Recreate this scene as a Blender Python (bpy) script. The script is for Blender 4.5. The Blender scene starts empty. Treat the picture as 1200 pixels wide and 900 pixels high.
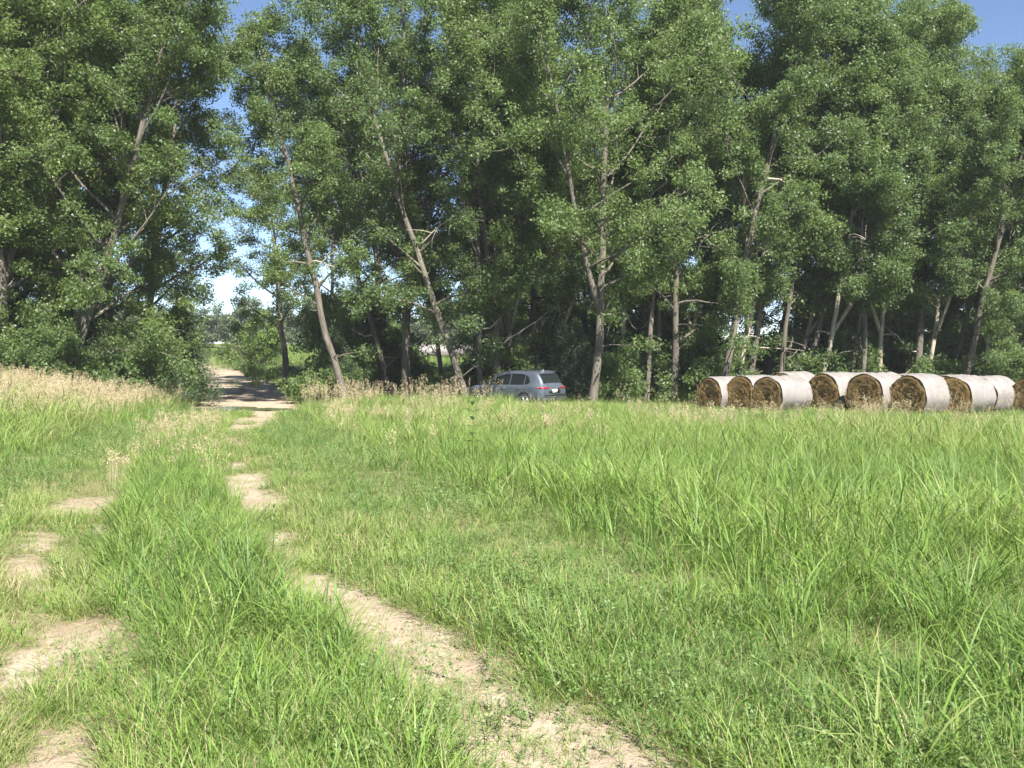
import bpy, math, random
import numpy as np
from mathutils import Vector, Matrix, Euler

R = math.radians
sc = bpy.context.scene
COL = sc.collection

# ------------------------------------------------------------------ camera
F = 1200 * 35.0 / 36.0            # focal length in pixels of a 1200 px wide frame
cam_d = bpy.data.cameras.new('camera')
cam_d.lens = 35.0
cam_d.sensor_width = 36.0
cam_d.clip_start = 0.05
cam_d.clip_end = 5000.0
cam = bpy.data.objects.new('camera', cam_d)
COL.objects.link(cam)
cam.location = (0, 0, 1.62)
cam.rotation_euler = (R(90 - 2.2), 0, 0)
sc.camera = cam

# ------------------------------------------------------------------ sky and sun
SUN_EL, SUN_AZ = 47.0, 155.0      # azimuth clockwise from +Y (north): behind the camera, to its right
w = bpy.data.worlds.new("World")
sc.world = w
w.use_nodes = True
nt = w.node_tree
bg = nt.nodes['Background']
sky = nt.nodes.new('ShaderNodeTexSky')
sky.sky_type = 'NISHITA'
sky.sun_disc = False
sky.sun_elevation = R(SUN_EL)
sky.sun_rotation = R(SUN_AZ)
sky.altitude = 2600
sky.air_density = 0.8
sky.dust_density = 0.1
sky.ozone_density = 1.6
nt.links.new(sky.outputs[0], bg.inputs[0])
bg.inputs[1].default_value = 0.063
sd = bpy.data.lights.new('sun', 'SUN')
sd.energy = 4.6
sd.angle = R(0.5)
sd.color = (1.0, 0.95, 0.87)
sun = bpy.data.objects.new('sun', sd)
COL.objects.link(sun)
to_sun = Vector((math.sin(R(SUN_AZ)) * math.cos(R(SUN_EL)), math.cos(R(SUN_AZ)) * math.cos(R(SUN_EL)), math.sin(R(SUN_EL))))
sun.rotation_euler = to_sun.to_track_quat('Z', 'Y').to_euler()
sun.location = to_sun * 60
sc.view_settings.view_transform = 'Standard'
sc.view_settings.look = 'None'
sc.view_settings.gamma = 1
sc.view_settings.use_curve_mapping = False
sc.view_settings.exposure = 1.72
sc.render.engine = 'CYCLES'
sc.cycles.max_bounces = 10
sc.cycles.diffuse_bounces = 6
sc.cycles.transmission_bounces = 5
sc.cycles.use_adaptive_sampling = True
sc.cycles.adaptive_threshold = 0.02

# ------------------------------------------------------------------ small helpers
def lerp(a, b, t): return a + (b - a) * t
def sstep(a, b, x):
    t = np.clip((np.asarray(x, float) - a) / (b - a), 0, 1)
    return t * t * (3 - 2 * t)

def _hash(ix, iy, seed):
    h = (ix.astype(np.int64) * 374761393 + iy.astype(np.int64) * 668265263 + seed * 1442695041) & 0xffffffff
    h = ((h ^ (h >> 13)) * 1274126177) & 0xffffffff
    return ((h ^ (h >> 16)) & 0xffff) / 65535.0

def vnoise(x, y, seed=0):
    x = np.asarray(x, float); y = np.asarray(y, float)
    ix = np.floor(x); iy = np.floor(y)
    fx = x - ix; fy = y - iy
    fx = fx * fx * (3 - 2 * fx); fy = fy * fy * (3 - 2 * fy)
    a = _hash(ix, iy, seed); b = _hash(ix + 1, iy, seed); c = _hash(ix, iy + 1, seed); d = _hash(ix + 1, iy + 1, seed)
    return lerp(lerp(a, b, fx), lerp(c, d, fx), fy)

def fbm(x, y, seed=0, octs=3):
    v = 0; a = 0.5; t = 0
    for o in range(octs):
        v = v + a * vnoise(np.asarray(x) * 2 ** o, np.asarray(y) * 2 ** o, seed + o * 17); t += a; a *= 0.5
    return v / t

# ------------------------------------------------------------------ lie of the land
CY = np.array([-40, 0, 4.15, 6.2, 8.3, 12.6, 16.5, 25, 36, 44, 60, 70, 85, 110, 150, 600.])
CX = np.array([18, .9, -.9, -1.85, -2.78, -4.35, -5.55, -8, -10.1, -11.7, -16.2, -20, -26.4, -40, -64, -300.])
_ys = np.linspace(-40, 600, 2561)
_cx = np.interp(_ys, CY, CX)
_k = np.ones(9) / 9.0
_cx[4:-4] = np.convolve(_cx, _k, 'same')[4:-4]
def road_x(y): return np.interp(y, _ys, _cx)
def road_s(x, y): return (x - road_x(y)) * 0.92

PUDDLES = [(-12.6, 43.2, 1.15, 1.5), (-10.4, 42.6, 0.9, 1.1)]
def G(x, y, wet=True):
    x = np.asarray(x, float); y = np.asarray(y, float)
    z = np.interp(y, [-60, 3, 45, 55, 160, 260, 900], [0.3, 0, -1.13, -1.15, 1.5, 2.2, 2.5])
    s = road_s(x, y)
    z = z + 0.75 * sstep(2.0, 8.0, -s) * sstep(9, 26, y) * (1 - sstep(36, 50, y))
    z = z + 0.10 * (fbm(x * .25, y * .25, 5) - .5) + 0.05 * (fbm(x * .9, y * .9, 6) - .5)
    wide = sstep(36, 44, y)
    z = z - 0.07 * np.exp(-((np.abs(s) - .93) / .33) ** 2) * (1 - wide) - 0.04 * np.exp(-(s / 2.3) ** 4) * wide * (1 - sstep(80, 110, y))
    if wet:
        for (px, py, rx, ry), zc in zip(PUDDLES, PUDDLE_Z):
            k = np.exp(-((((x - px) / rx) ** 2 + ((y - py) / ry) ** 2) / 1.7) ** 3)
            z = z * (1 - k) + (zc - .035) * k
    return z
PUDDLE_Z = [float(G(p[0], p[1], False)) for p in PUDDLES]

def sand_mask(x, y):
    """how bare and sandy the ground is, 0 to 1"""
    s = road_s(x, y)
    n = .35 * fbm(x * .9, y * .5, 11, 3) + .65 * fbm(s * 3.4, y * 1.05, 13, 4)
    rr = np.interp(y, [-50, 7.6, 8.6, 9.6, 11.2, 12.0, 12.8, 13.6, 14.6, 16.6, 18, 27, 30, 40], [1, 1, .85, .5, .35, 1, 1, .6, 1, .9, .15, .3, 1, 1])
    lr = np.interp(y, [-50, 7.6, 8.8, 11, 14, 30, 40, 42], [1, 1, .9, .55, .2, .1, .3, 1])
    wr = np.interp(y, [0, 5, 9, 16, 36], [.32, .32, .28, .30, .5])
    m = rr * np.exp(-np.abs((s - .93) / wr) ** 2.4) + lr * np.exp(-np.abs((s + .93) / .42) ** 2.0) * .74
    wide = sstep(39, 44, y)
    m2 = np.exp(-np.abs(s / 2.15) ** 6) * (1 - .75 * np.exp(-((s + .2 - (y - 60) * .05) / .5) ** 2) * sstep(50, 58, y))
    m = m * (1 - wide) + m2 * wide * (1 - sstep(100, 130, y))
    big = fbm(x * .55, y * .42, 12, 2)
    nearf = 1 - sstep(34, 40, y)
    m = m * (1 - nearf * .30 * sstep(.42, .62, big))
    return np.clip(m * 1.15 + (n - .52) * (1.4 + 2.0 * nearf) * np.clip(m * 3, 0, 1), 0, 1)

# ------------------------------------------------------------------ objects
def mesh_np(name, V, faces, mats=(), smooth=False, attrs=None, fmat=None):
    """V (n,3); faces: list of int arrays (m,k)"""
    me = bpy.data.meshes.new(name)
    V = np.asarray(V, np.float32)
    me.vertices.add(len(V)); me.vertices.foreach_set('co', V.ravel())
    faces = [np.asarray(f, np.int32) for f in faces if len(f)]
    nl = sum(f.size for f in faces); npoly = sum(len(f) for f in faces)
    me.loops.add(nl); me.polygons.add(npoly)
    me.loops.foreach_set('vertex_index', np.concatenate([f.ravel() for f in faces]))
    tot = np.concatenate([np.full(len(f), f.shape[1], np.int32) for f in faces])
    st = np.zeros(npoly, np.int32); st[1:] = np.cumsum(tot)[:-1]
    me.polygons.foreach_set('loop_start', st)
    me.polygons.foreach_set('loop_total', tot)
    if fmat is not None: me.polygons.foreach_set('material_index', np.asarray(fmat, np.int32))
    if smooth: me.polygons.foreach_set('use_smooth', np.ones(npoly, bool))
    for k, v in (attrs or {}).items():
        a = me.attributes.new(k, 'FLOAT', 'POINT'); a.data.foreach_set('value', np.asarray(v, np.float32))
    for m in mats: me.materials.append(m)
    me.update(calc_edges=True)
    me.validate()
    return me

def link(name, me, parent=None):
    o = bpy.data.objects.new(name, me); COL.objects.link(o)
    if parent is not None: o.parent = parent
    return o

def tag(o, label=None, cat=None, group=None, kind=None):
    if label: o['label'] = label
    if cat: o['category'] = cat
    if group: o['group'] = group
    if kind: o['kind'] = kind
    return o

def empty(name, loc=(0, 0, 0), rot=(0, 0, 0)):
    o = bpy.data.objects.new(name, None); COL.objects.link(o)
    o.location = loc; o.rotation_euler = rot; o.empty_display_size = .3
    return o

def copy_thing(root):
    c = root.copy(); COL.objects.link(c)
    for ch in root.children:
        d = ch.copy(); COL.objects.link(d); d.parent = c
        for g in ch.children:
            e = g.copy(); COL.objects.link(e); e.parent = d
    return c

class MB:
    """collects pieces into one mesh"""
    def __init__(s): s.V = []; s.Fq = []; s.Ft = []; s.n = 0; s.poly = []
    def add(s, V, q=(), t=(), poly=()):
        V = np.asarray(V, float).reshape(-1, 3)
        if len(q): s.Fq.append(np.asarray(q, int) + s.n)
        if len(t): s.Ft.append(np.asarray(t, int) + s.n)
        for p in poly: s.poly.append([i + s.n for i in p])
        s.V.append(V); s.n += len(V)
    def tube(s, P, rad, seg=6, caps=True, rough=0, rng=None):
        P = np.asarray(P, float); rad = np.broadcast_to(np.asarray(rad, float), (len(P),))
        T = np.gradient(P, axis=0); T /= np.linalg.norm(T, axis=1)[:, None] + 1e-9
        ref = np.array([0, 0, 1.0]) if abs(T[0, 2]) < .8 else np.array([1.0, 0, 0])
        a = np.arange(seg) / seg * 2 * np.pi
        V = []
        for p, t, r in zip(P, T, rad):
            u = np.cross(t, ref); u /= np.linalg.norm(u) + 1e-9; v = np.cross(t, u)
            rr = r * (1 + (rough * rng.standard_normal(seg) if rough else 0))
            V.append(p + (np.cos(a) * rr)[:, None] * u + (np.sin(a) * rr)[:, None] * v if not np.isscalar(rr) else p + r * (np.cos(a)[:, None] * u + np.sin(a)[:, None] * v))
        V = np.concatenate(V)
        i, j = np.meshgrid(np.arange(len(P) - 1), np.arange(seg), indexing='ij')
        i = i.ravel(); j = j.ravel(); k = (j + 1) % seg
        q = np.stack([i * seg + j, (i + 1) * seg + j, (i + 1) * seg + k, i * seg + k], 1)
        n0 = (len(P) - 1) * seg
        s.add(V, q=q, poly=[list(range(seg)), list(range(n0 + seg - 1, n0 - 1, -1))] if caps else ())
    def box(s, c, d, rz=0):
        c = np.array(c); d = np.array(d) / 2
        V = np.array([[x, y, z] for z in (-1, 1) for y in (-1, 1) for x in (-1, 1)]) * d
        cr, sr = math.cos(rz), math.sin(rz)
        V = np.stack([V[:, 0] * cr - V[:, 1] * sr, V[:, 0] * sr + V[:, 1] * cr, V[:, 2]], 1) + c
        s.add(V, q=[[0, 2, 3, 1], [4, 5, 7, 6], [0, 1, 5, 4], [2, 6, 7, 3], [0, 4, 6, 2], [1, 3, 7, 5]])
    def mesh(s, name, mats, smooth=False):
        V = np.concatenate(s.V)
        fs = []
        if s.Fq: fs.append(np.concatenate(s.Fq))
        if s.Ft: fs.append(np.concatenate(s.Ft))
        for p in s.poly: fs.append(np.array([p]))
        return mesh_np(name, V, fs, mats, smooth)
    def build(s, name, mat, parent=None, smooth=False):
        return link(name, s.mesh(name, [mat], smooth), parent)

# ------------------------------------------------------------------ materials
class NT:
    def __init__(s, name):
        s.m = bpy.data.materials.new(name); s.m.use_nodes = True
        s.t = s.m.node_tree; s.t.nodes.clear()
        s.out = s.n('ShaderNodeOutputMaterial')
    def n(s, typ, ins=None, **kw):
        nd = s.t.nodes.new(typ)
        for k, v in kw.items(): setattr(nd, k, v)
        for k, v in (ins or {}).items(): s.set(nd, k, v)
        return nd
    def set(s, nd, k, v):
        if isinstance(v, bpy.types.NodeSocket): s.t.links.new(v, nd.inputs[k])
        else: nd.inputs[k].default_value = v
    def noise(s, scale, detail=4, rough=.55, vec=None, dist=0):
        i = {'Scale': scale, 'Detail': detail, 'Roughness': rough, 'Distortion': dist}
        if vec is not None: i['Vector'] = vec
        return s.n('ShaderNodeTexNoise', i).outputs[0]
    def coord(s, which='Object', scale=None):
        c = s.n('ShaderNodeTexCoord').outputs[which]
        if scale: c = s.n('ShaderNodeMapping', {'Vector': c, 'Scale': scale}).outputs[0]
        return c
    def ramp(s, fac, stops):
        r = s.n('ShaderNodeValToRGB', {'Fac': fac}); e = r.color_ramp.elements
        while len(e) < len(stops): e.new(.5)
        for el, (p, c) in zip(e, stops):
            el.position = p; el.color = (*c, 1) if len(c) == 3 else c
        return r.outputs[0]
    def mix(s, f, a, b, mode='MIX'):
        nd = s.n('ShaderNodeMix', data_type='RGBA', blend_type=mode)
        for k, v in ((0, f), (6, a), (7, b)):
            if isinstance(v, tuple) and len(v) == 3: v = (*v, 1)
            s.set(nd, k, v)
        return nd.outputs[2]
    def math(s, op, a, b=0.0, clamp=False):
        nd = s.n('ShaderNodeMath', operation=op, use_clamp=clamp)
        s.set(nd, 0, a); s.set(nd, 1, b); return nd.outputs[0]
    def attr(s, name, typ='GEOMETRY'):
        nd = s.n('ShaderNodeAttribute', attribute_name=name, attribute_type=typ); return nd.outputs['Fac']
    def bump(s, h, strength=.5, dist=.02):
        return s.n('ShaderNodeBump', {'Height': h, 'Strength': strength, 'Distance': dist}).outputs[0]
    def pbr(s, col, rough=.8, normal=None, metal=0, spec=.5, coat=0):
        p = s.n('ShaderNodeBsdfPrincipled')
        s.set(p, 'Base Color', (*col, 1) if isinstance(col, tuple) and len(col) == 3 else col)
        s.set(p, 'Roughness', rough); s.set(p, 'Metallic', metal); s.set(p, 'Specular IOR Level', spec); s.set(p, 'Coat Weight', coat)
        if normal is not None: s.set(p, 'Normal', normal)
        return p.outputs[0]
    def done(s, shader):
        s.t.links.new(shader, s.out.inputs['Surface']); return s.m
    def leafy(s, col, trans_col, trans=.35, rough=.42, spec=.4):
        a = s.pbr(col, rough, spec=spec)
        b = s.n('ShaderNodeBsdfTranslucent', {'Color': trans_col}).outputs[0]
        m = s.n('ShaderNodeMixShader', {0: trans})
        s.t.links.new(a, m.inputs[1]); s.t.links.new(b, m.inputs[2])
        return s.done(m.outputs[0])

def simple(name, col, rough=.6, metal=0, spec=.5, coat=0, var=.12, scale=6):
    t = NT(name)
    n = t.noise(scale, 4, vec=t.coord())
    c = t.mix(n, tuple(v * (1 - var) for v in col), tuple(min(1, v * (1 + var)) for v in col))
    return t.done(t.pbr(c, rough, metal=metal, spec=spec, coat=coat))

def leaf_mat(name, dark, mid, light, trans=.34, rough=.38, spec=.5):
    t = NT(name)
    v = t.attr('leaf_tone')
    c = t.ramp(v, [(0, dark), (.5, mid), (1, light)])
    oi = t.n('ShaderNodeObjectInfo').outputs['Random']
    c = t.mix(1.0, c, t.ramp(oi, [(0, (.86, .88, .95)), (.35, (1.0, 1.0, 1.05)), (.7, (1.12, 1.06, .95)), (1, (1.25, 1.18, 1.15))]), 'MULTIPLY')
    # pale underside
    geo = t.n('ShaderNodeNewGeometry')
    c2 = t.mix(t.math('MULTIPLY', geo.outputs['Backfacing'], .3), c, (.13, .17, .09))
    tc = t.mix(.5, c, (.30, .42, .10))
    return t.leafy(c2, tc, trans, rough, spec)

M = {}
M['cottonwood_leaf'] = leaf_mat('cottonwood_leaf', (.078, .126, .040), (.114, .178, .055), (.165, .234, .092), trans=.46, rough=.47, spec=.42)
M['left_leaf'] = leaf_mat('yellow_green_leaf', (.082, .128, .034), (.122, .184, .046), (.172, .238, .076), trans=.46, rough=.47, spec=.42)
M['bush_leaf'] = leaf_mat('bush_leaf', (.060, .105, .030), (.092, .155, .040), (.135, .205, .058), trans=.42, rough=.5, spec=.4)
M['light_leaf'] = leaf_mat('light_green_leaf', (.075, .13, .02), (.11, .19, .03), (.16, .25, .05), rough=.5, spec=.4)
M['juniper_leaf'] = leaf_mat('juniper_spray', (.020, .040, .018), (.032, .060, .026), (.055, .090, .04), trans=.12, rough=.6, spec=.3)
M['far_leaf'] = leaf_mat('far_leaf', (.055, .085, .045), (.085, .120, .060), (.125, .16, .085), trans=.25, rough=.5, spec=.3)

t = NT('bark')
v = t.coord('Object', (3.2, 3.2, .55))
n1 = t.noise(3.2, 6, .65, v, .6); n2 = t.noise(1.1, 3, .5, t.coord('Object'))
c = t.ramp(n1, [(.30, (.050, .041, .034)), (.48, (.130, .111, .090)), (.66, (.235, .208, .170))])
c = t.mix(t.math('MULTIPLY', n2, .5), c, (.15, .142, .118))
oi = t.n('ShaderNodeObjectInfo').outputs['Random']
c = t.mix(t.math('MULTIPLY', oi, .45), c, (.075, .064, .052))
M['bark'] = t.done(t.pbr(c, .95, t.bump(n1, .9, .06), spec=.15))
t = NT('pale_bark')
v = t.coord('Object', (3.2, 3.2, .5))
n1 = t.noise(3.0, 6, .65, v, .5)
c = t.ramp(n1, [(.30, (.12, .10, .08)), (.5, (.30, .26, .20)), (.68, (.46, .41, .33))])
M['pale_bark'] = t.done(t.pbr(c, .95, t.bump(n1, .8, .05), spec=.15))
M['dead_wood'] = simple('dead_wood', (.42, .37, .30), .9, spec=.2, var=.35, scale=9)
M['twig'] = simple('twig', (.13, .105, .08), .9, spec=.2, var=.3)

# grass blades: 'tint' per instance (0 cool green, .5 fresh green, 1 straw), 'blade' per blade, 'along' up the blade
def grass_mat(name, stops, trans=.36, rough=.5, spec=.35, dry_tip=.25):
    t = NT(name)
    tint = t.attr('tint', 'INSTANCER')
    blade = t.attr('blade'); along = t.attr('along')
    f = t.math('ADD', tint, t.math('MULTIPLY', t.math('SUBTRACT', blade, .5), .46), True)
    c = t.ramp(f, stops)
    c = t.mix(t.math('MULTIPLY', t.math('POWER', along, 3.0), dry_tip), c, (.34, .32, .14))
    tc = t.mix(.45, c, (.24, .36, .05))
    return t.leafy(c, tc, trans, rough, spec)
GST = [(0, (.070, .145, .040)), (.28, (.116, .212, .044)), (.55, (.180, .298, .050)), (.78, (.275, .310, .115)), (1, (.44, .36, .22))]
M['grass'] = grass_mat('grass_blade', GST)
M['straw'] = grass_mat('dry_straw', [(0, (.36, .285, .16)), (.5, (.45, .365, .23)), (1, (.50, .41, .28))], trans=.2, rough=.7, spec=.2)
M['weed'] = grass_mat('weed_leaf', [(0, (.090, .165, .048)), (.5, (.140, .225, .066)), (1, (.24, .28, .12))], trans=.3, dry_tip=.05)

# ground
t = NT('field_soil')
sand = t.attr('sand'); straw = t.attr('straw'); shade = t.attr('litter')  # litter mask marks dark leaf litter under the tree belt
v = t.coord('Object')
na = t.noise(1.6, 6, .6, v); nb = t.noise(14, 5, .65, v); nc = t.noise(70, 3, .6, v)
sandc = t.ramp(na, [(.30, (.27, .215, .155)), (.55, (.36, .30, .23)), (.75, (.43, .37, .30))])
sandc = t.mix(t.math('MULTIPLY', nb, .55), sandc, (.34, .26, .18))
sandc = t.mix(t.ramp(nc, [(.60, (0, 0, 0)), (.72, (.6, .6, .6))]), sandc, (.24, .18, .12))
green = t.ramp(nb, [(.30, (.075, .070, .034)), (.5, (.105, .125, .042)), (.7, (.19, .175, .085))])
green = t.mix(straw, green, (.34, .27, .15))
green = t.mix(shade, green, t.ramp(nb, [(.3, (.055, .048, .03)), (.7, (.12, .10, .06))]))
edge = t.math('ADD', sand, t.math('MULTIPLY', t.math('SUBTRACT', nb, .5), 1.1))
mid = t.mix(nb, (.19, .155, .095), (.30, .25, .165))
c = t.mix(t.ramp(edge, [(.18, (0, 0, 0)), (.40, (1, 1, 1))]), green, mid)
c = t.mix(t.ramp(edge, [(.38, (0, 0, 0)), (.66, (1, 1, 1))]), c, sandc)
h = t.math('ADD', t.math('MULTIPLY', nb, .7), t.math('MULTIPLY', nc, .3))
M['soil'] = t.done(t.pbr(c, .95, t.bump(h, .8, .03), spec=.15))

t = NT('puddle_water')
n = t.noise(6, 2, .5, t.coord())
p = t.n('ShaderNodeBsdfPrincipled', {'Base Color': (.10, .085, .06, 1), 'Roughness': .06, 'IOR': 1.33, 'Normal': t.bump(n, .05, .01)})
M['water'] = t.done(p.outputs[0])

# ------------------------------------------------------------------ ground sheet
def spaced(lo, hi, c, n, k):
    a = np.arcsinh((lo - c) / k); b = np.arcsinh((hi - c) / k)
    return c + k * np.sinh(np.linspace(a, b, n))
gx = spaced(-330, 330, -2.0, 320, 4.0)
gy = np.unique(np.concatenate([spaced(-60, 420, 6.0, 330, 3.6), np.arange(38, 49, .28)]))
X, Y = np.meshgrid(gx, gy)
X = X.ravel(); Y = Y.ravel()
Z = G(X, Y)
S = sand_mask(X, Y)
rs = road_s(X, Y)
near = np.exp(-(np.hypot(X, Y - 6) / 14) ** 2)
Z = Z + near * (.03 * (fbm(X * 4, Y * 4, 31) - .5) + .02 * S * (fbm(X * 9, Y * 9, 33) - .5))
nx, ny = len(gx), len(gy)
i, j = np.meshgrid(np.arange(ny - 1), np.arange(nx - 1), indexing='ij')
i = i.ravel(); j = j.ravel()
Q = np.stack([i * nx + j, i * nx + j + 1, (i + 1) * nx + j + 1, (i + 1) * nx + j], 1)
strawm = np.clip(sstep(3, 7, -rs) * sstep(16, 26, Y) * .8 + .3 * fbm(X * .5, Y * .5, 44) * (np.abs(rs) < 3), 0, 1)
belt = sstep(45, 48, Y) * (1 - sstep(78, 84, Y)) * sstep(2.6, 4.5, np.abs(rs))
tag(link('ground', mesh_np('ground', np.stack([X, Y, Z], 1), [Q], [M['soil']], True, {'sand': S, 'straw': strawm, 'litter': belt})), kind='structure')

for (px, py, rx, ry), zc in zip(PUDDLES, PUDDLE_Z):
    a = np.linspace(0, 2 * np.pi, 40, endpoint=False)
    rad = 1 + .22 * np.sin(a * 2 + px) + .12 * np.sin(a * 5 + py)
    zz = zc + .012
    V = np.stack([px + rx * rad * np.cos(a), py + ry * rad * np.sin(a), np.full(40, zz)], 1)
    tag(link('puddle', mesh_np('puddle', V, [np.arange(40)[None, :]], [M['water']])), kind='structure')

# ------------------------------------------------------------------ trees
def unit(v): return v / (np.linalg.norm(v, axis=-1, keepdims=True) + 1e-9)

def leaves_from(centres, radii, counts, rng, size=(.10, .17), flat=.75, up=.55, width=.85, ref=None, tone_bias=0):
    n = int(counts.sum())
    ci = np.repeat(np.arange(len(centres)), counts)
    d = unit(rng.standard_normal((n, 3)))
    rr = rng.random(n) ** .55
    off = d * rr[:, None] * radii[ci][:, None]
    off[:, 2] *= flat
    P = centres[ci] + off
    nrm = unit(unit(rng.standard_normal((n, 3))) + .45 * d + np.array([0, 0, up]))
    tng = rng.standard_normal((n, 3)); tng[:, 2] -= .7
    tng = unit(tng - (tng * nrm).sum(1)[:, None] * nrm)
    bit = np.cross(nrm, tng)
    s = rng.uniform(size[0], size[1], n)[:, None]
    V = np.empty((n, 3, 3))
    V[:, 0] = P - bit * s * width * .5
    V[:, 1] = P + bit * s * width * .5
    V[:, 2] = P + tng * s
    ct = rng.normal(0, .10, len(centres))
    tone = np.clip(rng.normal(.45 + tone_bias, .20, n) + ct[ci], 0, 1)
    return V.reshape(-1, 3), np.arange(n * 3).reshape(-1, 3), np.repeat(tone, 3)

def curve_path(p0, d0, L, n, rng, lift=.25, wob=.12):
    P = [np.array(p0, float)]; d = np.array(d0, float)
    for k in range(n):
        d = unit(d + np.array([0, 0, lift / n]) + rng.normal(0, wob, 3))
        P.append(P[-1] + d * L / n)
    return np.array(P)

def cottonwood(seed, H=20, r0=.24, crown_r=4.2, base=.30, limbs=18, lean_curve=(0, 0), fork=False, leaf='cottonwood_leaf', bark='bark', density=1.0, dead=2, low=3, lsize=(.075, .13)):
    """one tree at the origin: empty > trunk, crown, dead_branch"""
    rng = np.random.default_rng(seed)
    tr = MB(); deads = []
    n = 16
    tt = np.linspace(0, 1, n)
    wob = np.cumsum(rng.normal(0, .055, (n, 2)), axis=0) * H / 20
    wob -= wob[0]
    path = np.stack([wob[:, 0] + lean_curve[0] * tt ** 1.7 * H, wob[:, 1] + lean_curve[1] * tt ** 1.7 * H, tt * H - .35 * (tt == 0)], 1)
    r0 *= .84
    rad = r0 * (1 - tt) ** .75 * .97 + .02
    path = np.concatenate([path[:1], [lerp(path[0], path[1], .30), lerp(path[0], path[1], .5)], path[1:]]); rad = np.concatenate([[rad[0] * 1.75], [rad[0] * 1.22, rad[0] * 1.05], rad[1:]])
    n = len(path)
    tr.tube(path, rad, 12, rough=.05, rng=rng)
    stems = [(path, rad, base)]
    if fork:
        k = int(n * .28)
        a = rng.uniform(0, 6.28)
        fp = curve_path(path[k], unit(np.array([math.cos(a) * .42, math.sin(a) * .42, 1.0])), H * .62, 10, rng, .12, .04)
        fr = rad[k] * .72 * (1 - np.linspace(0, 1, 11)) ** .8 + .02
        tr.tube(fp, fr, 9, rough=.05, rng=rng)
        stems.append((fp, fr, .12))
    C = []; CR = []
    def clump(p, r): C.append(p); CR.append(r)
    for si, (sp, sr, b) in enumerate(stems):
        m = limbs if si == 0 else int(limbs * .6)
        for q in range(m):
            u = b * .85 + (1 - b * .85) * ((q + rng.random() * .8) / m) ** .95
            u = min(u, .97)
            f = u * (len(sp) - 1); i0 = int(f); fr_ = f - i0
            p0 = lerp(sp[i0], sp[min(i0 + 1, len(sp) - 1)], fr_); rl = lerp(sr[i0], sr[min(i0 + 1, len(sp) - 1)], fr_)
            az = q * 2.39996 + seed + rng.normal(0, .35)
            cu = (u - b) / (1 - b + 1e-6)
            prof = .62 + .62 * math.sin(math.pi * min(1, max(0, cu * .8 + .18))) - .38 * max(0, cu - .6)
            L = crown_r * prof * rng.uniform(.65, 1.15)
            el = R(rng.uniform(18, 48) + 22 * max(0, cu))
            d0 = np.array([math.cos(az) * math.cos(el), math.sin(az) * math.cos(el), math.sin(el)])
            lp = curve_path(p0, d0, L, 6, rng, .35 - .5 * (cu < .15), .10)
            lr = np.linspace(min(rl * .5, .10), .012, 7)
            tr.tube(lp, lr, 6, caps=False)
            for k in range(7):
                uu = rng.uniform(.3, 1.0); g = uu * 6; g0 = min(int(g), 5)
                bp = lerp(lp[g0], lp[g0 + 1], g - g0)
                ld = unit(lp[g0 + 1] - lp[g0])
                sdv = unit(ld + rng.normal(0, .75, 3) + np.array([0, 0, .05]))
                sl = L * rng.uniform(.22, .42)
                bpth = curve_path(bp, sdv, sl, 3, rng, -.05, .12)
                tr.tube(bpth, np.linspace(.022, .006, 4), 4, caps=False)
                clump(bpth[-1] + rng.normal(0, .12, 3), rng.uniform(.38, .72))
                clump(bpth[2] + rng.normal(0, .2, 3), rng.uniform(.32, .58))
                if rng.random() < .6: clump(bpth[-1] + rng.normal(0, .45, 3), rng.uniform(.22, .42))
            clump(lp[-1], rng.uniform(.45, .75))
            for k in range(4):
                g0 = rng.integers(2, 6)
                clump(lp[g0] + rng.normal(0, .45, 3) + np.array([0, 0, -.15]), rng.uniform(.35, .65))
        clump(sp[-1] + np.array([0, 0, .1]), .9); clump(sp[-2], .8)
    for q in range(5):   # broken stubs on the bole
        u = rng.uniform(.1, .5); p0 = path[int(u * (n - 1))]; az = rng.uniform(0, 6.28)
        sp_ = curve_path(p0, unit(np.array([math.cos(az), math.sin(az), .5])), rng.uniform(.35, .9), 3, rng, .1, .2)
        tr.tube(sp_, [.05, .04, .03, .02], 6)
    # low hanging sprays on the bole
    for q in range(low):
        u = rng.uniform(.13, max(base, .2))
        p0 = path[int(u * (n - 1))]
        az = rng.uniform(0, 6.28)
        lp = curve_path(p0, np.array([math.cos(az), math.sin(az), .35]), rng.uniform(1.2, 2.6), 4, rng, -.3, .12)
        tr.tube(lp, np.linspace(.035, .01, 5), 5, caps=False)
        clump(lp[-1], rng.uniform(.5, .8)); clump(lp[-2], rng.uniform(.4, .6))
    # bare dead branches
    for q in range(dead):
        u = rng.uniform(.2, .62)
        p0 = path[int(u * (n - 1))]
        az = rng.uniform(0, 6.28)
        lp = curve_path(p0, unit(np.array([math.cos(az), math.sin(az), rng.uniform(-.1, .7)])), rng.uniform(1.6, 3.2), 6, rng, -.3, .2)
        dd = MB(); deads.append(dd); dd.tube(lp, np.linspace(.045, .01, 7), 5)
        for k in range(5):
            g = rng.integers(2, 6)
            tp = curve_path(lp[g], unit(rng.normal(0, 1, 3) + np.array([0, 0, -.2])), rng.uniform(.5, 1.2), 3, rng, -.3, .25)
            dd.tube(tp, np.linspace(.016, .005, 4), 4, caps=False)
    C = np.array(C); CR = np.array(CR)
    cnt = (rng.uniform(165, 285, len(C)) * density * (CR / .7) ** 1.8).astype(int)
    V, T, tone = leaves_from(C, CR, cnt, rng, size=lsize)
    root = empty('cottonwood_tree')
    tr.build('trunk', M[bark], root, True)
    link('crown', mesh_np('crown', V, [T], [M[leaf]], False, {'leaf_tone': tone}), root)
    for dd in deads:
        b = dd.build('dead_branch', M['dead_wood'], root, True); b['label'] = 'bare grey dead branch without leaves'
    return root

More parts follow.
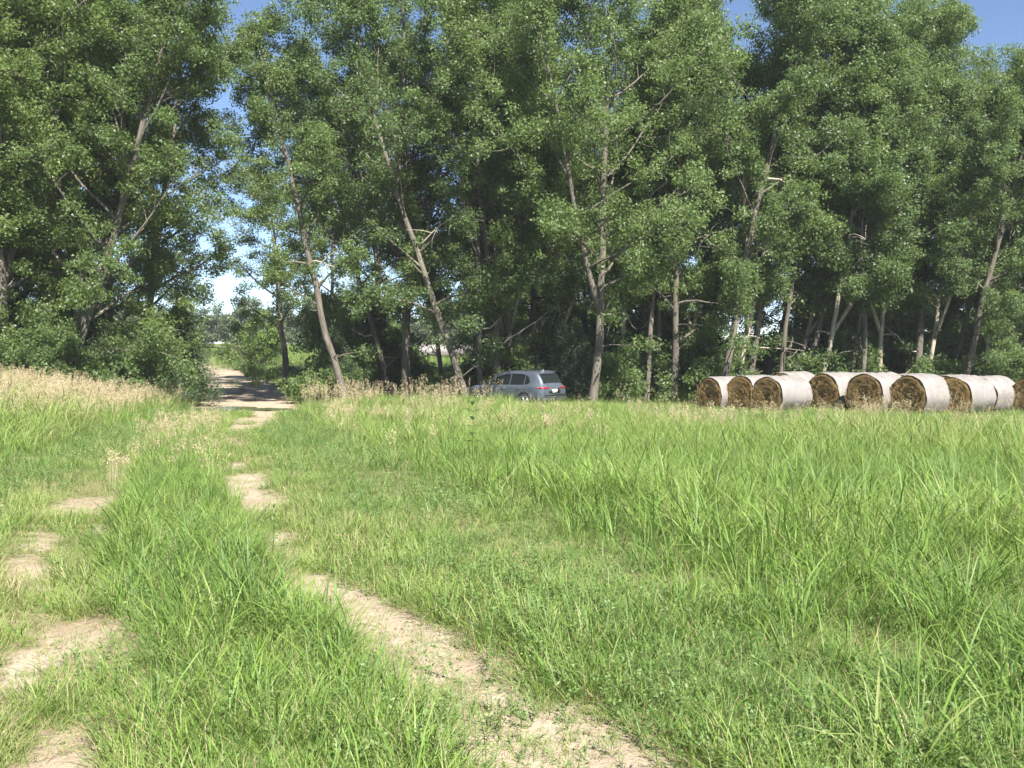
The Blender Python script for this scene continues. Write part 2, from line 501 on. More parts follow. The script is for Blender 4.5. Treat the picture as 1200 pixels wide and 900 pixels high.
def bush(name, seed, H=3, W=1.6, leaf='bush_leaf', n=60, per=130, size=(.07, .13), conical=False, trunk='bark', cr=.42, flat=.8, up=.4, width=.8):
    rng = np.random.default_rng(seed)
    st = MB()
    C = []; CR = []
    if conical:
        st.tube(np.array([[0, 0, -.25], [0, 0, H * .5], [0.02, 0, H * .95]]), [.09, .06, .01], 7)
        for k in range(n):
            u = (k + .5) / n
            z = .15 + (H - .3) * u ** 1.1
            rr = W * (1 - u) ** .75 * rng.uniform(.45, 1.0)
            az = k * 2.39996
            p = np.array([rr * math.cos(az), rr * math.sin(az), z + .12 * rr])
            st.tube(np.array([[0, 0, max(.1, z - .15)], p]), [.02, .005], 4, caps=False)
            C.append(p); CR.append(cr * rng.uniform(.75, 1.25) * (1.15 - .5 * u))
        C.append(np.array([0, 0, H])); CR.append(.22)
    else:
        for k in range(n):
            az = k * 2.39996 + rng.normal(0, .3); u = (k + .5) / n
            rr = W * math.sqrt(u) * rng.uniform(.75, 1.0)
            z = H * (.15 + .85 * rng.random() * math.sqrt(max(.05, 1 - (rr / W) ** 2 * .85)))
            p = np.array([rr * math.cos(az), rr * math.sin(az), z])
            if k % 3 == 0:
                pp = np.array([[rng.normal(0, .12), rng.normal(0, .12), -.2], [p[0] * .45, p[1] * .45, z * .55], p])
                st.tube(pp, [.035, .02, .006], 5, caps=False)
            C.append(p); CR.append(cr * rng.uniform(.7, 1.3))
    C = np.array(C); CR = np.array(CR)
    cnt = (rng.uniform(.8, 1.2, len(C)) * per).astype(int)
    V, T, tone = leaves_from(C, CR, cnt, rng, size=size, flat=flat, up=up, width=width)
    V[:, 2] = np.maximum(V[:, 2], .02)
    root = empty(name)
    st.build('trunk' if conical else 'stem', M[trunk], root, True)
    link('crown' if conical else 'foliage', mesh_np('foliage', V, [T], [M[leaf]], False, {'leaf_tone': tone}), root)
    return root

def place(root, x, y, rz=0, lean=0, tip=0, s=1.0, sz=None, sink=.05):
    root.location = (x, y, float(G(x, y)) - sink)
    root.rotation_euler = (Matrix.Rotation(R(lean), 3, 'Y') @ Matrix.Rotation(R(tip), 3, 'X') @ Matrix.Rotation(rz, 3, 'Z')).to_euler()
    root.scale = (s, s, sz or s)
    return root

def X_at(px, d): return (px - 600) / F * d

rng0 = np.random.default_rng(7)
PROTO = {}
def tree_of(kind):
    spec = {
        'a': dict(seed=11, H=21, r0=.20, crown_r=4.5, base=.36, limbs=22),
        'b': dict(seed=23, H=20, r0=.215, crown_r=4.7, base=.37, limbs=21, fork=True, dead=1),
        'c': dict(seed=37, H=19, r0=.17, crown_r=3.8, base=.38, limbs=19, dead=3),
        'd': dict(seed=41, H=21, r0=.26, crown_r=4.5, base=.37, limbs=21, fork=True, dead=2),
        'e': dict(seed=59, H=17, r0=.12, crown_r=2.8, base=.38, limbs=16, dead=2, low=4),
        'f': dict(seed=67, H=20, r0=.20, crown_r=4.2, base=.38, limbs=20, dead=2, lean_curve=(.06, 0)),
        'g': dict(seed=71, H=18, r0=.18, crown_r=4.2, base=.30, limbs=20, dead=1, low=6),
        'l': dict(seed=83, H=21, r0=.26, crown_r=5.0, base=.12, limbs=28, leaf='left_leaf', dead=1, low=14, density=1.25, fork=True),
        'm': dict(seed=97, H=18, r0=.24, crown_r=4.6, base=.14, limbs=25, leaf='left_leaf', dead=2, low=14, density=1.25),
        'n': dict(seed=113, H=19, r0=.22, crown_r=2.9, base=.40, limbs=19, dead=2, low=2),
        'k': dict(seed=131, H=17, r0=.135, crown_r=2.3, base=.50, limbs=14, dead=3, low=1, fork=True, bark='pale_bark'),
        'p': dict(seed=103, H=12, r0=.24, crown_r=3.9, base=.42, limbs=14, leaf='left_leaf', bark='pale_bark', dead=2, low=1, density=.75),
    }[kind]
    if kind not in PROTO:
        PROTO[kind] = cottonwood(**spec); return PROTO[kind]
    return copy_thing(PROTO[kind])

FRONT = 'cottonwoods along the front of the tree belt'
LEFTG = 'cottonwoods in the left grove'
trees = [
    # px, d, kind, lean, tip, height scale, yaw, label, group
    (3, 39.5, 'l', 1, 0, 1.0, 0.4, 'tall cottonwood with a dark upright trunk at the left edge of the photo', LEFTG),
    (74, 40.5, 'm', 16, 0, .98, 1.2, 'cottonwood whose pale trunk leans right low in the left grove', LEFTG),
    (112, 43, 'l', 4, 0, 1.0, 2.9, 'broad cottonwood in the left grove beside the leaning pale trunk', LEFTG),
    (163, 46, 'm', 9, 0, .95, 5.6, 'cottonwood at the right edge of the left grove, overhanging the dirt road', LEFTG),
    (-70, 38, 'm', -3, 0, 1.05, 3.6, 'cottonwood crown reaching in from beyond the left edge', LEFTG),
    (335, 63, 'p', -3, 0, 1.0, .3, 'small cottonwood with a pale forked trunk standing beyond the puddle on the road', None),
    (405, 46, 'n', -13, 0, .90, 3.3, 'cottonwood with a pale trunk leaning left beside the seed grass, nearest the road', FRONT),
    (460, 52, 'c', -14, 0, .93, 1.0, 'thin cottonwood leaning left in front of the dark juniper', FRONT),
    (476, 50, 'd', 0, 0, 1.0, 2.2, 'thick dark twin stemmed cottonwood standing upright between two left leaning trunks', FRONT),
    (549, 46.8, 'g', -18, 0, 1.08, 5.1, 'dark cottonwood leaning far left from beside the car bonnet', FRONT),
    (562, 47.3, 'c', -2, 0, .95, 4.0, 'dark upright cottonwood with broken bare branches by the car bonnet', FRONT),
    (582, 48.6, 'd', 1, 0, 1.03, .8, 'thick sunlit grey cottonwood rising straight behind the car windscreen', FRONT),
    (624, 54, 'g', 0, 0, 1.1, 2.0, 'grey cottonwood trunk standing straight behind the car roof', FRONT),
    (693, 43.2, 'b', 2, 0, 1.02, 1.1, 'smooth grey cottonwood closest to the field, right of the car', FRONT),
    (738, 53, 'c', 7, 0, 1.0, 2.4, 'dim cottonwood leaning slightly right behind the paired thin trunks', FRONT),
    (757, 49, 'e', 2, 0, 1.1, .5, 'left of two thin pale trunks side by side between car and bales', FRONT),
    (768, 49.6, 'e', 4, 0, 1.05, 3.1, 'right of two thin pale trunks side by side between car and bales', FRONT),
    (790, 47.5, 'g', 1, 0, 1.05, 5.3, 'dark cottonwood left of the first bale, bare twigs on its bole', FRONT),
    (844, 46, 'f', 8, 0, 1.0, 0.2, 'sunlit pale cottonwood leaning right behind the leftmost bales', FRONT),
    (876, 50, 'a', 9, 0, .98, 3.9, 'cottonwood leaning right behind the second bale', FRONT),
    (893, 54, 'c', 15, 0, 1.0, 1.7, 'strongly right leaning cottonwood behind the short front bale', FRONT),
    (911, 49, 'e', 7, 0, 1.1, 4.6, 'thin pale trunk rising just behind the rearmost bale of the left end', FRONT),
    (944, 51, 'g', 9, 0, 1.08, .9, 'cottonwood with forked dark trunk leaning right behind the middle bales', FRONT),
    (974, 54, 'c', 11, 0, 1.0, 5.8, 'slim dim cottonwood leaning right behind the middle bales', FRONT),
    (1014, 48.5, 'e', 0, 0, 1.1, 2.6, 'short visible pale trunk standing upright under a bright low crown', FRONT),
    (1042, 54, 'a', 5, 0, .95, 2.8, 'cottonwood in deep shade behind the bale with seed heads before it', FRONT),
    (1072, 51, 'd', 4, 0, .90, 4.9, 'tall cottonwood with split dark trunk behind the right bales', FRONT),
    (1098, 55, 'g', 8, 0, .92, 3.5, 'slanted cottonwood in shade between two lighter trunks at right', FRONT),
    (1126, 47.5, 'f', 11, 0, .84, .6, 'pale mottled cottonwood leaning right above the right bales', FRONT),
    (1168, 53, 'b', 5, 0, .76, 5.5, 'cottonwood with a lower crown near the right edge of the photo', FRONT),
    (722, 50.5, 'k', 5, 0, 1.0, .2, 'slim pale forked trunk just right of the smooth grey cottonwood', FRONT),
    (806, 50, 'k', 6, 0, 1.0, 1.3, 'slim pale forked trunk left of the leftmost bale', FRONT),
    (822, 52, 'e', 3, 0, 1.05, 4.2, 'slim dim trunk straight above the leftmost bale', FRONT),
    (861, 48.5, 'k', 11, 0, .98, 2.7, 'slim pale trunk leaning right over the second bale', FRONT),
    (927, 51.5, 'k', 13, 0, 1.0, 4.0, 'slim pale trunk leaning sharply right between the two darker middle ones', FRONT),
    (960, 49, 'k', 9, 0, 1.0, 5.2, 'slim pale trunk leaning right above the dark ended bale', FRONT),
    (994, 50.5, 'e', 6, 0, 1.0, .7, 'slim dim trunk above the bale lying behind the dark ended one', FRONT),
    (1030, 50, 'k', 3, 0, .98, 2.1, 'slim pale forked trunk above the wide ended bale', FRONT),
    (1085, 49.5, 'k', 7, 0, .92, 3.4, 'slim pale trunk above the bale with seed heads', FRONT),
    (1112, 52, 'e', 10, 0, .98, 5.6, 'slim dim trunk leaning right just left of the pale mottled one', FRONT),
    (1148, 50, 'k', 9, 0, .85, 1.0, 'slim pale trunk just right of the pale mottled one', FRONT),
    (600, 50, 'k', -2, 0, 1.0, 3.9, 'slim pale trunk close right of the thick sunlit grey one behind the car', FRONT),
    (662, 51, 'k', -5, 0, 1.0, 5.0, 'slim broken pale trunk rising from the junipers behind the car', FRONT),
    (523, 52.5, 'e', -9, 0, 1.05, 2.3, 'slim dim trunk leaning left by the gap to the far white bales', FRONT),
    (1206, 49, 'g', 2, 0, .76, 1.9, 'cottonwood cut by the right edge of the photo', FRONT),
]
for (px, d, kind, lean, tip, s, yaw, label, grp) in trees:
    o = tree_of(kind)
    place(o, X_at(px, d), d, yaw, lean, tip, s)
    tag(o, label, 'tree', grp)
# beyond the frame on both sides, so that a step aside still sees a belt
for (px, d, kind, lean, s, yaw) in [(1265, 50, 'a', 4, .95, .5), (1330, 47, 'd', 2, .95, 2.5), (1400, 50, 'f', 2, 1, 4.), (-150, 40, 'l', 0, 1, 5.), (-240, 37, 'm', 0, 1, 2.)]:
    o = tree_of(kind); place(o, X_at(px, d), d, yaw, lean, 0, s)
    tag(o, 'cottonwood continuing the belt beyond the edge of the photo', 'tree', 'cottonwoods past the edges')
# rear rows
r_ = random.Random(3)
for k in range(20):
    px = 395 + k * 48 + r_.uniform(-14, 14)
    d = r_.uniform(57, 74)
    if 470 < px < 560: px += 62
    o = tree_of(r_.choice('abcdfg')); place(o, X_at(px, d), d, r_.uniform(0, 6.28), r_.uniform(-5, 9), 0, r_.uniform(.82, 1.0) * (1.0 if px < 980 else .84))
    tag(o, 'dim cottonwood standing in the rear rows of the tree belt', 'tree', 'cottonwoods in the rear rows')
for k, (px, d) in enumerate([(20, 50), (80, 54), (128, 57), (-40, 52)]):
    o = tree_of('lm'[k % 2]); place(o, X_at(px, d), d, k * 1.7, 0, 0, .95)
    tag(o, 'cottonwood in the shaded rear of the left grove', 'tree', 'cottonwoods at the rear of the left grove')

# junipers
jun = None
def juniper(seed):
    global jun
    if jun is None:
        jun = bush('juniper_tree', 5, 4.6, 1.7, 'juniper_leaf', 130, 190, (.06, .13), True, cr=.46, width=.35, up=.2); return jun
    return copy_thing(jun)
for (px, d, s, sz, yaw, label) in [
    (437, 54, 1.15, 1.2, 0, 'dark juniper with layered boughs behind the trunk that leans left'),
    (393, 50, .95, .80, 1, 'low dark juniper at the roadside by the pale leaning trunk'),
    (648, 49, 1.15, .95, 2, 'dark juniper standing directly behind the car roof'),
    (674, 47.5, 1.05, .80, 3, 'juniper between the car and the smooth grey trunk'),
    (212, 45, 1.15, .95, 4, 'dark juniper at the left edge of the dirt road'),
    (58, 42.5, 1.2, .85, 6, 'juniper added for dark canopy shade behind the pale trunk leaning right'),  # this and the next two: junipers added as dark mass for canopy shade
    (112, 41.5, 1.15, .80, 7, 'juniper added for dark shade under the left grove behind the sunlit bush'),
    (22, 41.5, 1.2, .9, 8, 'juniper added for dark canopy shade near the left edge'),
    (172, 43, 1.1, .82, 5, 'dark juniper under the left grove, left of the roadside one'),
]:
    o = juniper(0); place(o, X_at(px, d), d, yaw, 0, 0, s, sz * 1.05); tag(o, label, 'juniper', 'junipers among the cottonwoods')

# bushes
BP = []
def shrub(v):
    if len(BP) <= v:
        sp = [dict(seed=201, H=2.2, W=1.5, n=60, per=140), dict(seed=202, H=3.0, W=1.7, n=75, per=140), dict(seed=203, H=1.4, W=1.3, n=45, per=120)][len(BP)]
        BP.append(bush('leafy_bush', **sp)); return BP[-1]
    return copy_thing(BP[v])
for (px, d, v, s, label) in [
    (0, 38.5, 0, 1.1, 'dark bush at the foot of the left edge cottonwood'),
    (55, 38.5, 1, .95, 'bush hiding the foot of the leaning pale trunk'),
    (122, 39.5, 2, 1.3, 'bright sunlit green bush at the front of the left grove'),
    (160, 41, 1, .9, 'dark bush along the front of the left grove beside the sunlit one'),
    (204, 45, 2, 1.15, 'low dark bush spilling toward the puddle from the left roadside'),
    (372, 47.5, 2, 1.15, 'low leafy bush on the right verge of the road, by the puddle'),
    (392, 50, 1, .85, 'tall bush on the right side of the road, at the foot of the belt'),
    (512, 49, 2, .95, 'sunlit low bush in the gap below the far white bales'),
    (548, 51, 2, .9, 'green bush behind the dark left leaning trunk'),
    (605, 49, 1, .9, 'green bush between the straight grey trunk and the juniper'),
    (715, 48, 0, 1.1, 'bush just right of the smooth grey trunk'),
    (830, 47, 0, 1.0, 'light leafy bush beside the leftmost bale'),
]:
    o = shrub(v); place(o, X_at(px, d), d, px * .1, 0, 0, s); tag(o, label, 'bush', 'bushes at the foot of the trees')
for k in range(78):
    px = 420 + (k % 26) * 32 + r_.uniform(-14, 14)
    d = (49, 56, 64)[k // 26] + r_.uniform(0, 7)
    if 468 < px < 566: continue
    o = shrub(r_.choice([0, 1, 1, 2])); place(o, X_at(px, d), d, r_.uniform(0, 6.28), 0, 0, r_.uniform(.9, 1.35) * (1, 1.35, 1.9)[k // 26])
    tag(o, 'leafy bush in the shade under the tall cottonwood belt', 'bush', 'shaded bushes under the belt')
for k in range(9):
    px = -120 + k * 38; d = 45 + r_.uniform(0, 8)
    o = shrub(r_.choice([0, 1, 2])); place(o, X_at(px, d), d, r_.uniform(0, 6.28), 0, 0, r_.uniform(.95, 1.4))
    tag(o, 'leafy bush in the shade under the left grove', 'bush', 'shaded bushes under the left grove')

# lone light-green tree beyond the road and the far tree line
lg = bush('young_tree', 301, 5.0, 2.3, 'light_leaf', 70, 150, (.12, .2), cr=.6)
place(lg, X_at(308, 92), 92, 0, 0, 0, 1.0); tag(lg, 'light green young tree in the far meadow left of the pale trunk', 'tree')
ft = None
for k in range(58):
    px = -260 + k * 19 + r_.uniform(-9, 9)
    d = r_.uniform(150, 185)
    s = r_.uniform(.75, 1.15)
    if ft is None:
        ft = bush('far_tree', 401, 7.0, 3.0, 'far_leaf', 60, 120, (.25, .42), cr=.95); o = ft
    else: o = copy_thing(ft)
    place(o, X_at(px, d), d, r_.uniform(0, 6.28), 0, 0, s, s * r_.uniform(.75, 1.2))
    tag(o, 'hazy far tree in the line of trees closing the meadow', 'tree', 'far trees closing the meadow')
fb = None
for k, (px, d) in enumerate([(300, 75), (285, 84), (322, 70), (272, 98), (340, 74), (356, 70), (250, 112), (316, 104)]):
    o = shrub(2); place(o, X_at(px, d), d, k, 0, 0, r_.uniform(.5, .85), .6)
    tag(o, 'small weedy bush in the meadow right of the far road bend', 'bush', 'weedy bushes in the far meadow')

# ------------------------------------------------------------------ hay bales
t = NT('hay')
v = t.coord('Object')
sep = t.n('ShaderNodeSeparateXYZ', {0: v})
rad = t.math('SQRT', t.math('ADD', t.math('POWER', sep.outputs[1], 2.0), t.math('POWER', sep.outputs[2], 2.0)))
cv = t.n('ShaderNodeCombineXYZ', {0: t.math('MULTIPLY', rad, 26.0), 1: t.math('ARCTAN2', sep.outputs[1], sep.outputs[2])}).outputs[0]
n1 = t.noise(1.6, 5, .6, cv); n2 = t.noise(22, 5, .7, v); n3 = t.noise(3, 3, .5, v)
c = t.ramp(t.math('ADD', t.math('MULTIPLY', n1, .55), t.math('MULTIPLY', n2, .45)), [(.32, (.062, .043, .022)), (.5, (.20, .138, .060)), (.68, (.36, .255, .115))])
oi = t.n('ShaderNodeObjectInfo').outputs['Random']
c = t.mix(t.math('MULTIPLY', n3, .6), c, (.095, .062, .030))
c = t.mix(t.math('MULTIPLY', oi, .35), c, (.30, .20, .07))
M['hay'] = t.done(t.pbr(c, .95, t.bump(t.math('ADD', n1, n2), 1.0, .04), spec=.15))
t = NT('net_wrap')
v = t.coord('Object')
n1 = t.noise(2.2, 5, .6, v); n2 = t.noise(9, 5, .65, t.coord('Object', (6, 1, 1)))
c = t.ramp(n1, [(.3, (.195, .178, .168)), (.6, (.262, .247, .239))])
c = t.mix(t.ramp(n2, [(.48, (0, 0, 0)), (.70, (.7, .7, .7))]), c, (.17, .143, .112))
M['wrap'] = t.done(t.pbr(c, .6, t.bump(n2, .9, .03), spec=.3))
M['hay_strand'] = simple('hay_strand', (.30, .20, .085), .9, spec=.15, var=.5, scale=20)

def make_bale(seed, D, L):
    """round bale lying on its side, axis along local X, near end at x=0; origin at ground"""
    rng = np.random.default_rng(seed)
    root = empty('hay_bale')
    r = D / 2; sag = .96
    # hay core: end faces with spiral ridges
    hm = MB(); seg = 40; rings = 12
    for x0, sgn in ((0, -1), (L, 1)):
        V = [[x0 + sgn * .02, 0, 0]]
        for k in range(1, rings + 1):
            rr = (r - .055) * k / rings
            a = np.arange(seg) / seg * 2 * np.pi
            bul = .05 * (1 - (k / rings) ** 2) + .020 * np.sin(k * 2.4 + a) + rng.normal(0, .020, seg)
            if k == rings: bul = bul * 0 - .035
            V += np.stack([np.full(seg, x0) + sgn * bul, rr * np.sin(a), rr * np.cos(a)], 1).tolist()
        q = []; tt = []
        for j in range(seg):
            tt.append([0, 1 + j, 1 + (j + 1) % seg] if sgn > 0 else [0, 1 + (j + 1) % seg, 1 + j])
            for k in range(rings - 1):
                a_, b_ = 1 + k * seg + j, 1 + k * seg + (j + 1) % seg
                q.append([a_, a_ + seg, b_ + seg, b_] if sgn > 0 else [a_, b_, b_ + seg, a_ + seg])
        hm.add(np.array(V), q=q, t=tt)
    a = np.arange(seg) / seg * 2 * np.pi
    hm.tube(np.array([[.035, 0, 0], [L - .035, 0, 0]]), r - .055, seg, caps=False)
    hay = hm.build('hay_roll', M['hay'], root, True)
    # loose strands on the end face
    sm = MB(); ns = 800
    an = rng.uniform(0, 6.28, ns); ro = r * np.sqrt(rng.uniform(.02, .93, ns)); ln = rng.uniform(.06, .20, ns)
    V = []; T = []
    for k in range(ns):
        c_ = np.array([-.055 * (1 - (ro[k] / r) ** 2) - .012 - rng.random() * .03, ro[k] * math.sin(an[k]), ro[k] * math.cos(an[k])])
        d_ = np.array([rng.normal(0, .25), math.cos(an[k]) + rng.normal(0, .5), -math.sin(an[k]) + rng.normal(0, .5)]); d_ /= np.linalg.norm(d_)
        u_ = np.array([-.5, math.sin(an[k]), math.cos(an[k])]) * .006
        V += [c_ - d_ * ln[k] / 2 - u_, c_ - d_ * ln[k] / 2 + u_, c_ + d_ * ln[k] / 2]
        T.append([3 * k, 3 * k + 1, 3 * k + 2])
    sm.add(np.array(V), t=T)
    so = sm.build('loose_straw', M['hay_strand'], root); so['kind'] = 'stuff'
    # net wrap sleeve, a little lumpy, lapping over the rim
    nx_ = 14; sg = 56
    aa = np.arange(sg) / sg * 2 * np.pi
    lump = .018 * np.sin(aa * 3 + rng.uniform(0, 6)) + .012 * np.sin(aa * 7 + rng.uniform(0, 6))
    P = []
    for ix in range(nx_ + 1):
        x = L * ix / nx_
        shr = -.03 if ix in (0, nx_) else 0
        rr = r + lump + rng.normal(0, .004, sg) + shr + .012 * math.sin(ix * 1.3 + seed)
        P.append(np.stack([np.full(sg, x + rng.normal(0, .004)), rr * np.sin(aa), rr * np.cos(aa)], 1))
    P = np.concatenate(P)
    q = []
    for ix in range(nx_):
        for j in range(sg):
            k = (j + 1) % sg
            q.append([ix * sg + j, ix * sg + k, (ix + 1) * sg + k, (ix + 1) * sg + j])
    wm = MB(); wm.add(P, q=q); wp = wm.build('net_wrap', M['wrap'], root, True)
    for o in (hay, so, wp):
        o.location = (0, 0, r)
        co = np.empty(len(o.data.vertices) * 3, np.float32); o.data.vertices.foreach_get('co', co); co = co.reshape(-1, 3)
        t_ = np.clip(-co[:, 2] / r - .72, 0, 1)
        co[:, 2] += r * t_ ** 1.0 * .30; co[:, 1] *= 1 + .05 * np.clip(-co[:, 2] / r + .2, 0, 1) + .015 * math.sin(seed)
        co[:, 0] += .03 * np.sin(co[:, 1] * 2.1 + seed) + .02 * co[:, 2] * math.sin(seed * 2.3)
        o.data.vertices.foreach_set('co', co.ravel()); o.data.update()
    return root

BPHI = 54.0
BALE_D, BALE_L = 1.5, 1.72
axis = np.array([math.sin(R(BPHI)), math.cos(R(BPHI))])
bales = [  # end centre px, distance, diameter scale, extra yaw, label
    (831, 41.0, .98, 0, 'leftmost round hay bale, its brown end facing the field'),
    (867, 40.2, 1.03, 2, 'round hay bale second from the left, tucked behind the low front bale'),
    (899, 38.0, 1.0, -1, 'low front hay bale showing both orange brown end and full white side'),
    (916, 43.5, 1.10, 0, 'hay bale peeping over the low front bale, only the top of its end showing'),
    (964, 38.4, 1.07, 1, 'dark ended hay bale right of the low front bale'),
    (990, 41.6, 1.08, 0, 'white wrapped hay bale lying behind the dark ended bale'),
    (1013, 36.6, 1.08, -2, 'hay bale with a wide dark end, left neighbour of the bale with seed heads'),
    (1056, 40.3, 1.06, 0, 'hay bale behind the wide ended one, only its white top showing'),
    (1064, 35.6, 1.03, 1, 'large brown ended hay bale with grass seed heads before its end'),
    (1104, 39.4, 1.02, 0, 'hay bale showing a sliver of end above the bale with seed heads'),
    (1116, 35.9, 1.0, 2, 'hay bale half hidden by the one with seed heads, long white side'),
    (1138, 37.1, 1.0, 2, 'white hay bale butted end to end behind the half hidden one'),
    (1206, 36.7, .98, 0, 'rightmost hay bale, cut by the edge of the photo'),
]
bkinds = [make_bale(51 + k, BALE_D, BALE_L) for k in range(4)]
used = [False] * 4
for k, (px, d, s, yw, label) in enumerate(bales):
    pr = bkinds[k % 4]
    o = pr if not used[k % 4] else copy_thing(pr); used[k % 4] = True
    x = X_at(px, d)
    if 'butted' in label:   # continues the bale in front of it along the same axis
        x = px0 + axis[0] * (BALE_L + .06); d = d0 + axis[1] * (BALE_L + .06)
    o.location = (x, d, float(G(x + .5, d + .5)) - .08)
    o.rotation_euler = (0, 0, R(90 - BPHI + yw)); o.scale = (1, s, s)
    px0, d0 = x, d
    tag(o, label, 'hay bale', 'wrapped hay bales at the edge of the field')
for k in range(6):
    o = copy_thing(bkinds[k % 4]); x = -10.2 + k * 1.62
    o.location = (x, 110 + .12 * (k % 3), float(G(x, 110)) + .05); o.rotation_euler = (0, 0, R(2 * (k % 2))); o.scale = (1, .96, .96)
    tag(o, 'white wrapped bale in the far row seen between the trunks', 'hay bale', 'far row of white bales')

# ------------------------------------------------------------------ car
def car():
    root = empty('parked_car')
    t = NT('car_paint')
    n = t.noise(30, 2, .5, t.coord()); dust = t.noise(2.5, 5, .6, t.coord())
    c = t.mix(t.math('MULTIPLY', dust, .35), (.083, .104, .138), (.13, .135, .14))
    paint = t.done(t.pbr(c, t.math('ADD', .28, t.math('MULTIPLY', dust, .2)), metal=.35, spec=.5, coat=.6))
    glass = NT('car_glass'); g = glass.pbr((.012, .015, .017), .06, spec=.6); glass = glass.done(g)
    black = simple('black_plastic', (.018, .018, .019), .6)
    tyre = simple('tyre_rubber', (.022, .021, .02), .85)
    alloy = simple('alloy', (.42, .42, .43), .35, metal=.8)
    red = simple('red_lamp', (.28, .012, .018), .18, coat=.8)
    white = simple('plate_white', (.80, .80, .78), .45)
    chrome = simple('chrome', (.75, .75, .76), .15, metal=1)
    L = 4.55
    xs = np.concatenate([np.linspace(0, .6, 13), np.linspace(.7, 3.9, 33), np.linspace(3.97, 4.55, 10)])
    top = lambda x: np.interp(x, [0, .04, .12, .22, .34, .44, .52, .8, 1.3, 1.9, 2.4, 2.75, 3.1, 3.45, 3.6, 4.1, 4.4, 4.5, 4.55],
                              [.98, 1.06, 1.17, 1.32, 1.48, 1.585, 1.625, 1.66, 1.685, 1.68, 1.63, 1.54, 1.32, 1.09, 1.05, .98, .88, .80, .70])
    sh = lambda x: np.interp(x, [0, .1, .5, 1.2, 2.2, 3.2, 3.6, 4.2, 4.45, 4.55], [.95, 1.00, 1.05, 1.03, 1.0, .99, .97, .90, .80, .66])
    wid = lambda x: np.interp(x, [0, .06, .2, .5, 1, 2.2, 3.3, 3.9, 4.25, 4.45, 4.55], [.74, .82, .885, .915, .92, .915, .915, .90, .84, .70, .52])
    bot = lambda x: np.interp(x, [0, .2, .5, 4.1, 4.4, 4.55], [.42, .33, .26, .24, .28, .36])
    def section(x):
        W, zs, zt, zb = wid(x), sh(x), max(top(x), sh(x) + .015), bot(x)
        h = zt - zs
        ins = min(1, h / .6)                      # tumblehome of the cabin
        pts = [(0, zb), (W * .72, zb), (W * .93, zb + .04), (W * 1.0, zb + .16), (W * 1.005, lerp(zb, zs, .55)), (W * .995, zs - .14), (W * .985, zs - .05), (W * .955, zs),
               (lerp(W * .93, W * .93 - .03, ins), zs + h * .08), (lerp(W * .80, W * .93 - .14, ins), zs + h * .5), (lerp(W * .66, .655, ins), zs + h * .84), (lerp(W * .6, .60, ins), zs + h * .93), (lerp(W * .4, .42, ins), zs + h * .985), (0, zt)]
        return pts
    secs = [section(x) for x in xs]
    m = len(secs[0]); V = []
    for x, s in zip(xs, secs):
        V += [(x, y, z) for y, z in s] + [(x, -y, z) for y, z in s[1:-1]][::-1]
    K = 2 * m - 2; q = []
    for i in range(len(xs) - 1):
        for j in range(K):
            k = (j + 1) % K
            q.append([i * K + j, i * K + k, (i + 1) * K + k, (i + 1) * K + j])
    b = MB(); b.add(np.array(V), q=q, poly=[list(range(K - 1, -1, -1)), [(len(xs) - 1) * K + j for j in range(K)]])
    b.build('body', paint, root, True)
    def side_y(x, z):
        s = section(x); zz = [p[1] for p in s[7:]]; yy = [p[0] for p in s[7:]]
        return float(np.interp(z, zz, yy))
    def side_pane(name, outl, sgn, mat, off=.008):
        """pane that follows the cabin side: outline of (x, zlow, zhigh) stations"""
        V = []; q = []
        for i, (x, a, c_) in enumerate(outl):
            for k in range(4):
                z = lerp(a, c_, k / 3); V.append((x, sgn * (side_y(x, z) + off), z))
        for i in range(len(outl) - 1):
            for k in range(3):
                f = [i * 4 + k, i * 4 + k + 1, i * 4 + k + 5, i * 4 + k + 4]; q.append(f if sgn > 0 else f[::-1])
        p = MB(); p.add(np.array(V), q=q); return p.build(name, mat, root, True)
    for sgn in (1, -1):
        side_pane('side_window', [(.72, 1.17, 1.22), (.86, 1.11, 1.42), (1.0, 1.08, 1.50)], sgn, glass)
        side_pane('side_window', [(1.05, 1.08, 1.51), (1.3, 1.075, 1.54), (1.6, 1.07, 1.545), (1.83, 1.065, 1.54)], sgn, glass)
        side_pane('side_window', [(1.89, 1.065, 1.535), (2.2, 1.06, 1.51), (2.5, 1.055, 1.45), (2.8, 1.05, 1.33), (3.05, 1.05, 1.17), (3.15, 1.05, 1.09)], sgn, glass)
    # slanted rear and front glass, following the top line
    def top_pane(name, x0, x1, w0, w1, mat, n=6):
        V = []; q = []
        for i in range(n + 1):
            x = lerp(x0, x1, i / n); w_ = lerp(w0, w1, i / n)
            for k in range(7):
                y = w_ * (k / 3 - 1)
                s = section(x); yy = [p[0] for p in s[8:]][::-1]; zz = [p[1] for p in s[8:]][::-1]
                V.append((x, y, float(np.interp(abs(y), yy, zz))))
        V = np.array(V)
        dx = x1 - x0; dz = float(top(x1) - top(x0)); nn = np.array([-dz, 0, dx]); nn /= np.linalg.norm(nn)
        V += nn * .012
        for i in range(n):
            for k in range(6): q.append([i * 7 + k, i * 7 + k + 1, (i + 1) * 7 + k + 1, (i + 1) * 7 + k][::-1])
        p = MB(); p.add(V, q=q); return p.build(name, mat, root, True)
    rw = top_pane('rear_window', .115, .40, .60, .52, glass)
    top_pane('windscreen', 2.82, 3.38, .56, .66, glass)
    sp = MB(); sp.tube([[.36, -.56, 1.60], [.31, -.3, 1.635], [.30, 0, 1.645], [.31, .3, 1.635], [.36, .56, 1.60]], [.018, .03, .03, .03, .018], 8); sp.build('roof_spoiler', paint, root, True)
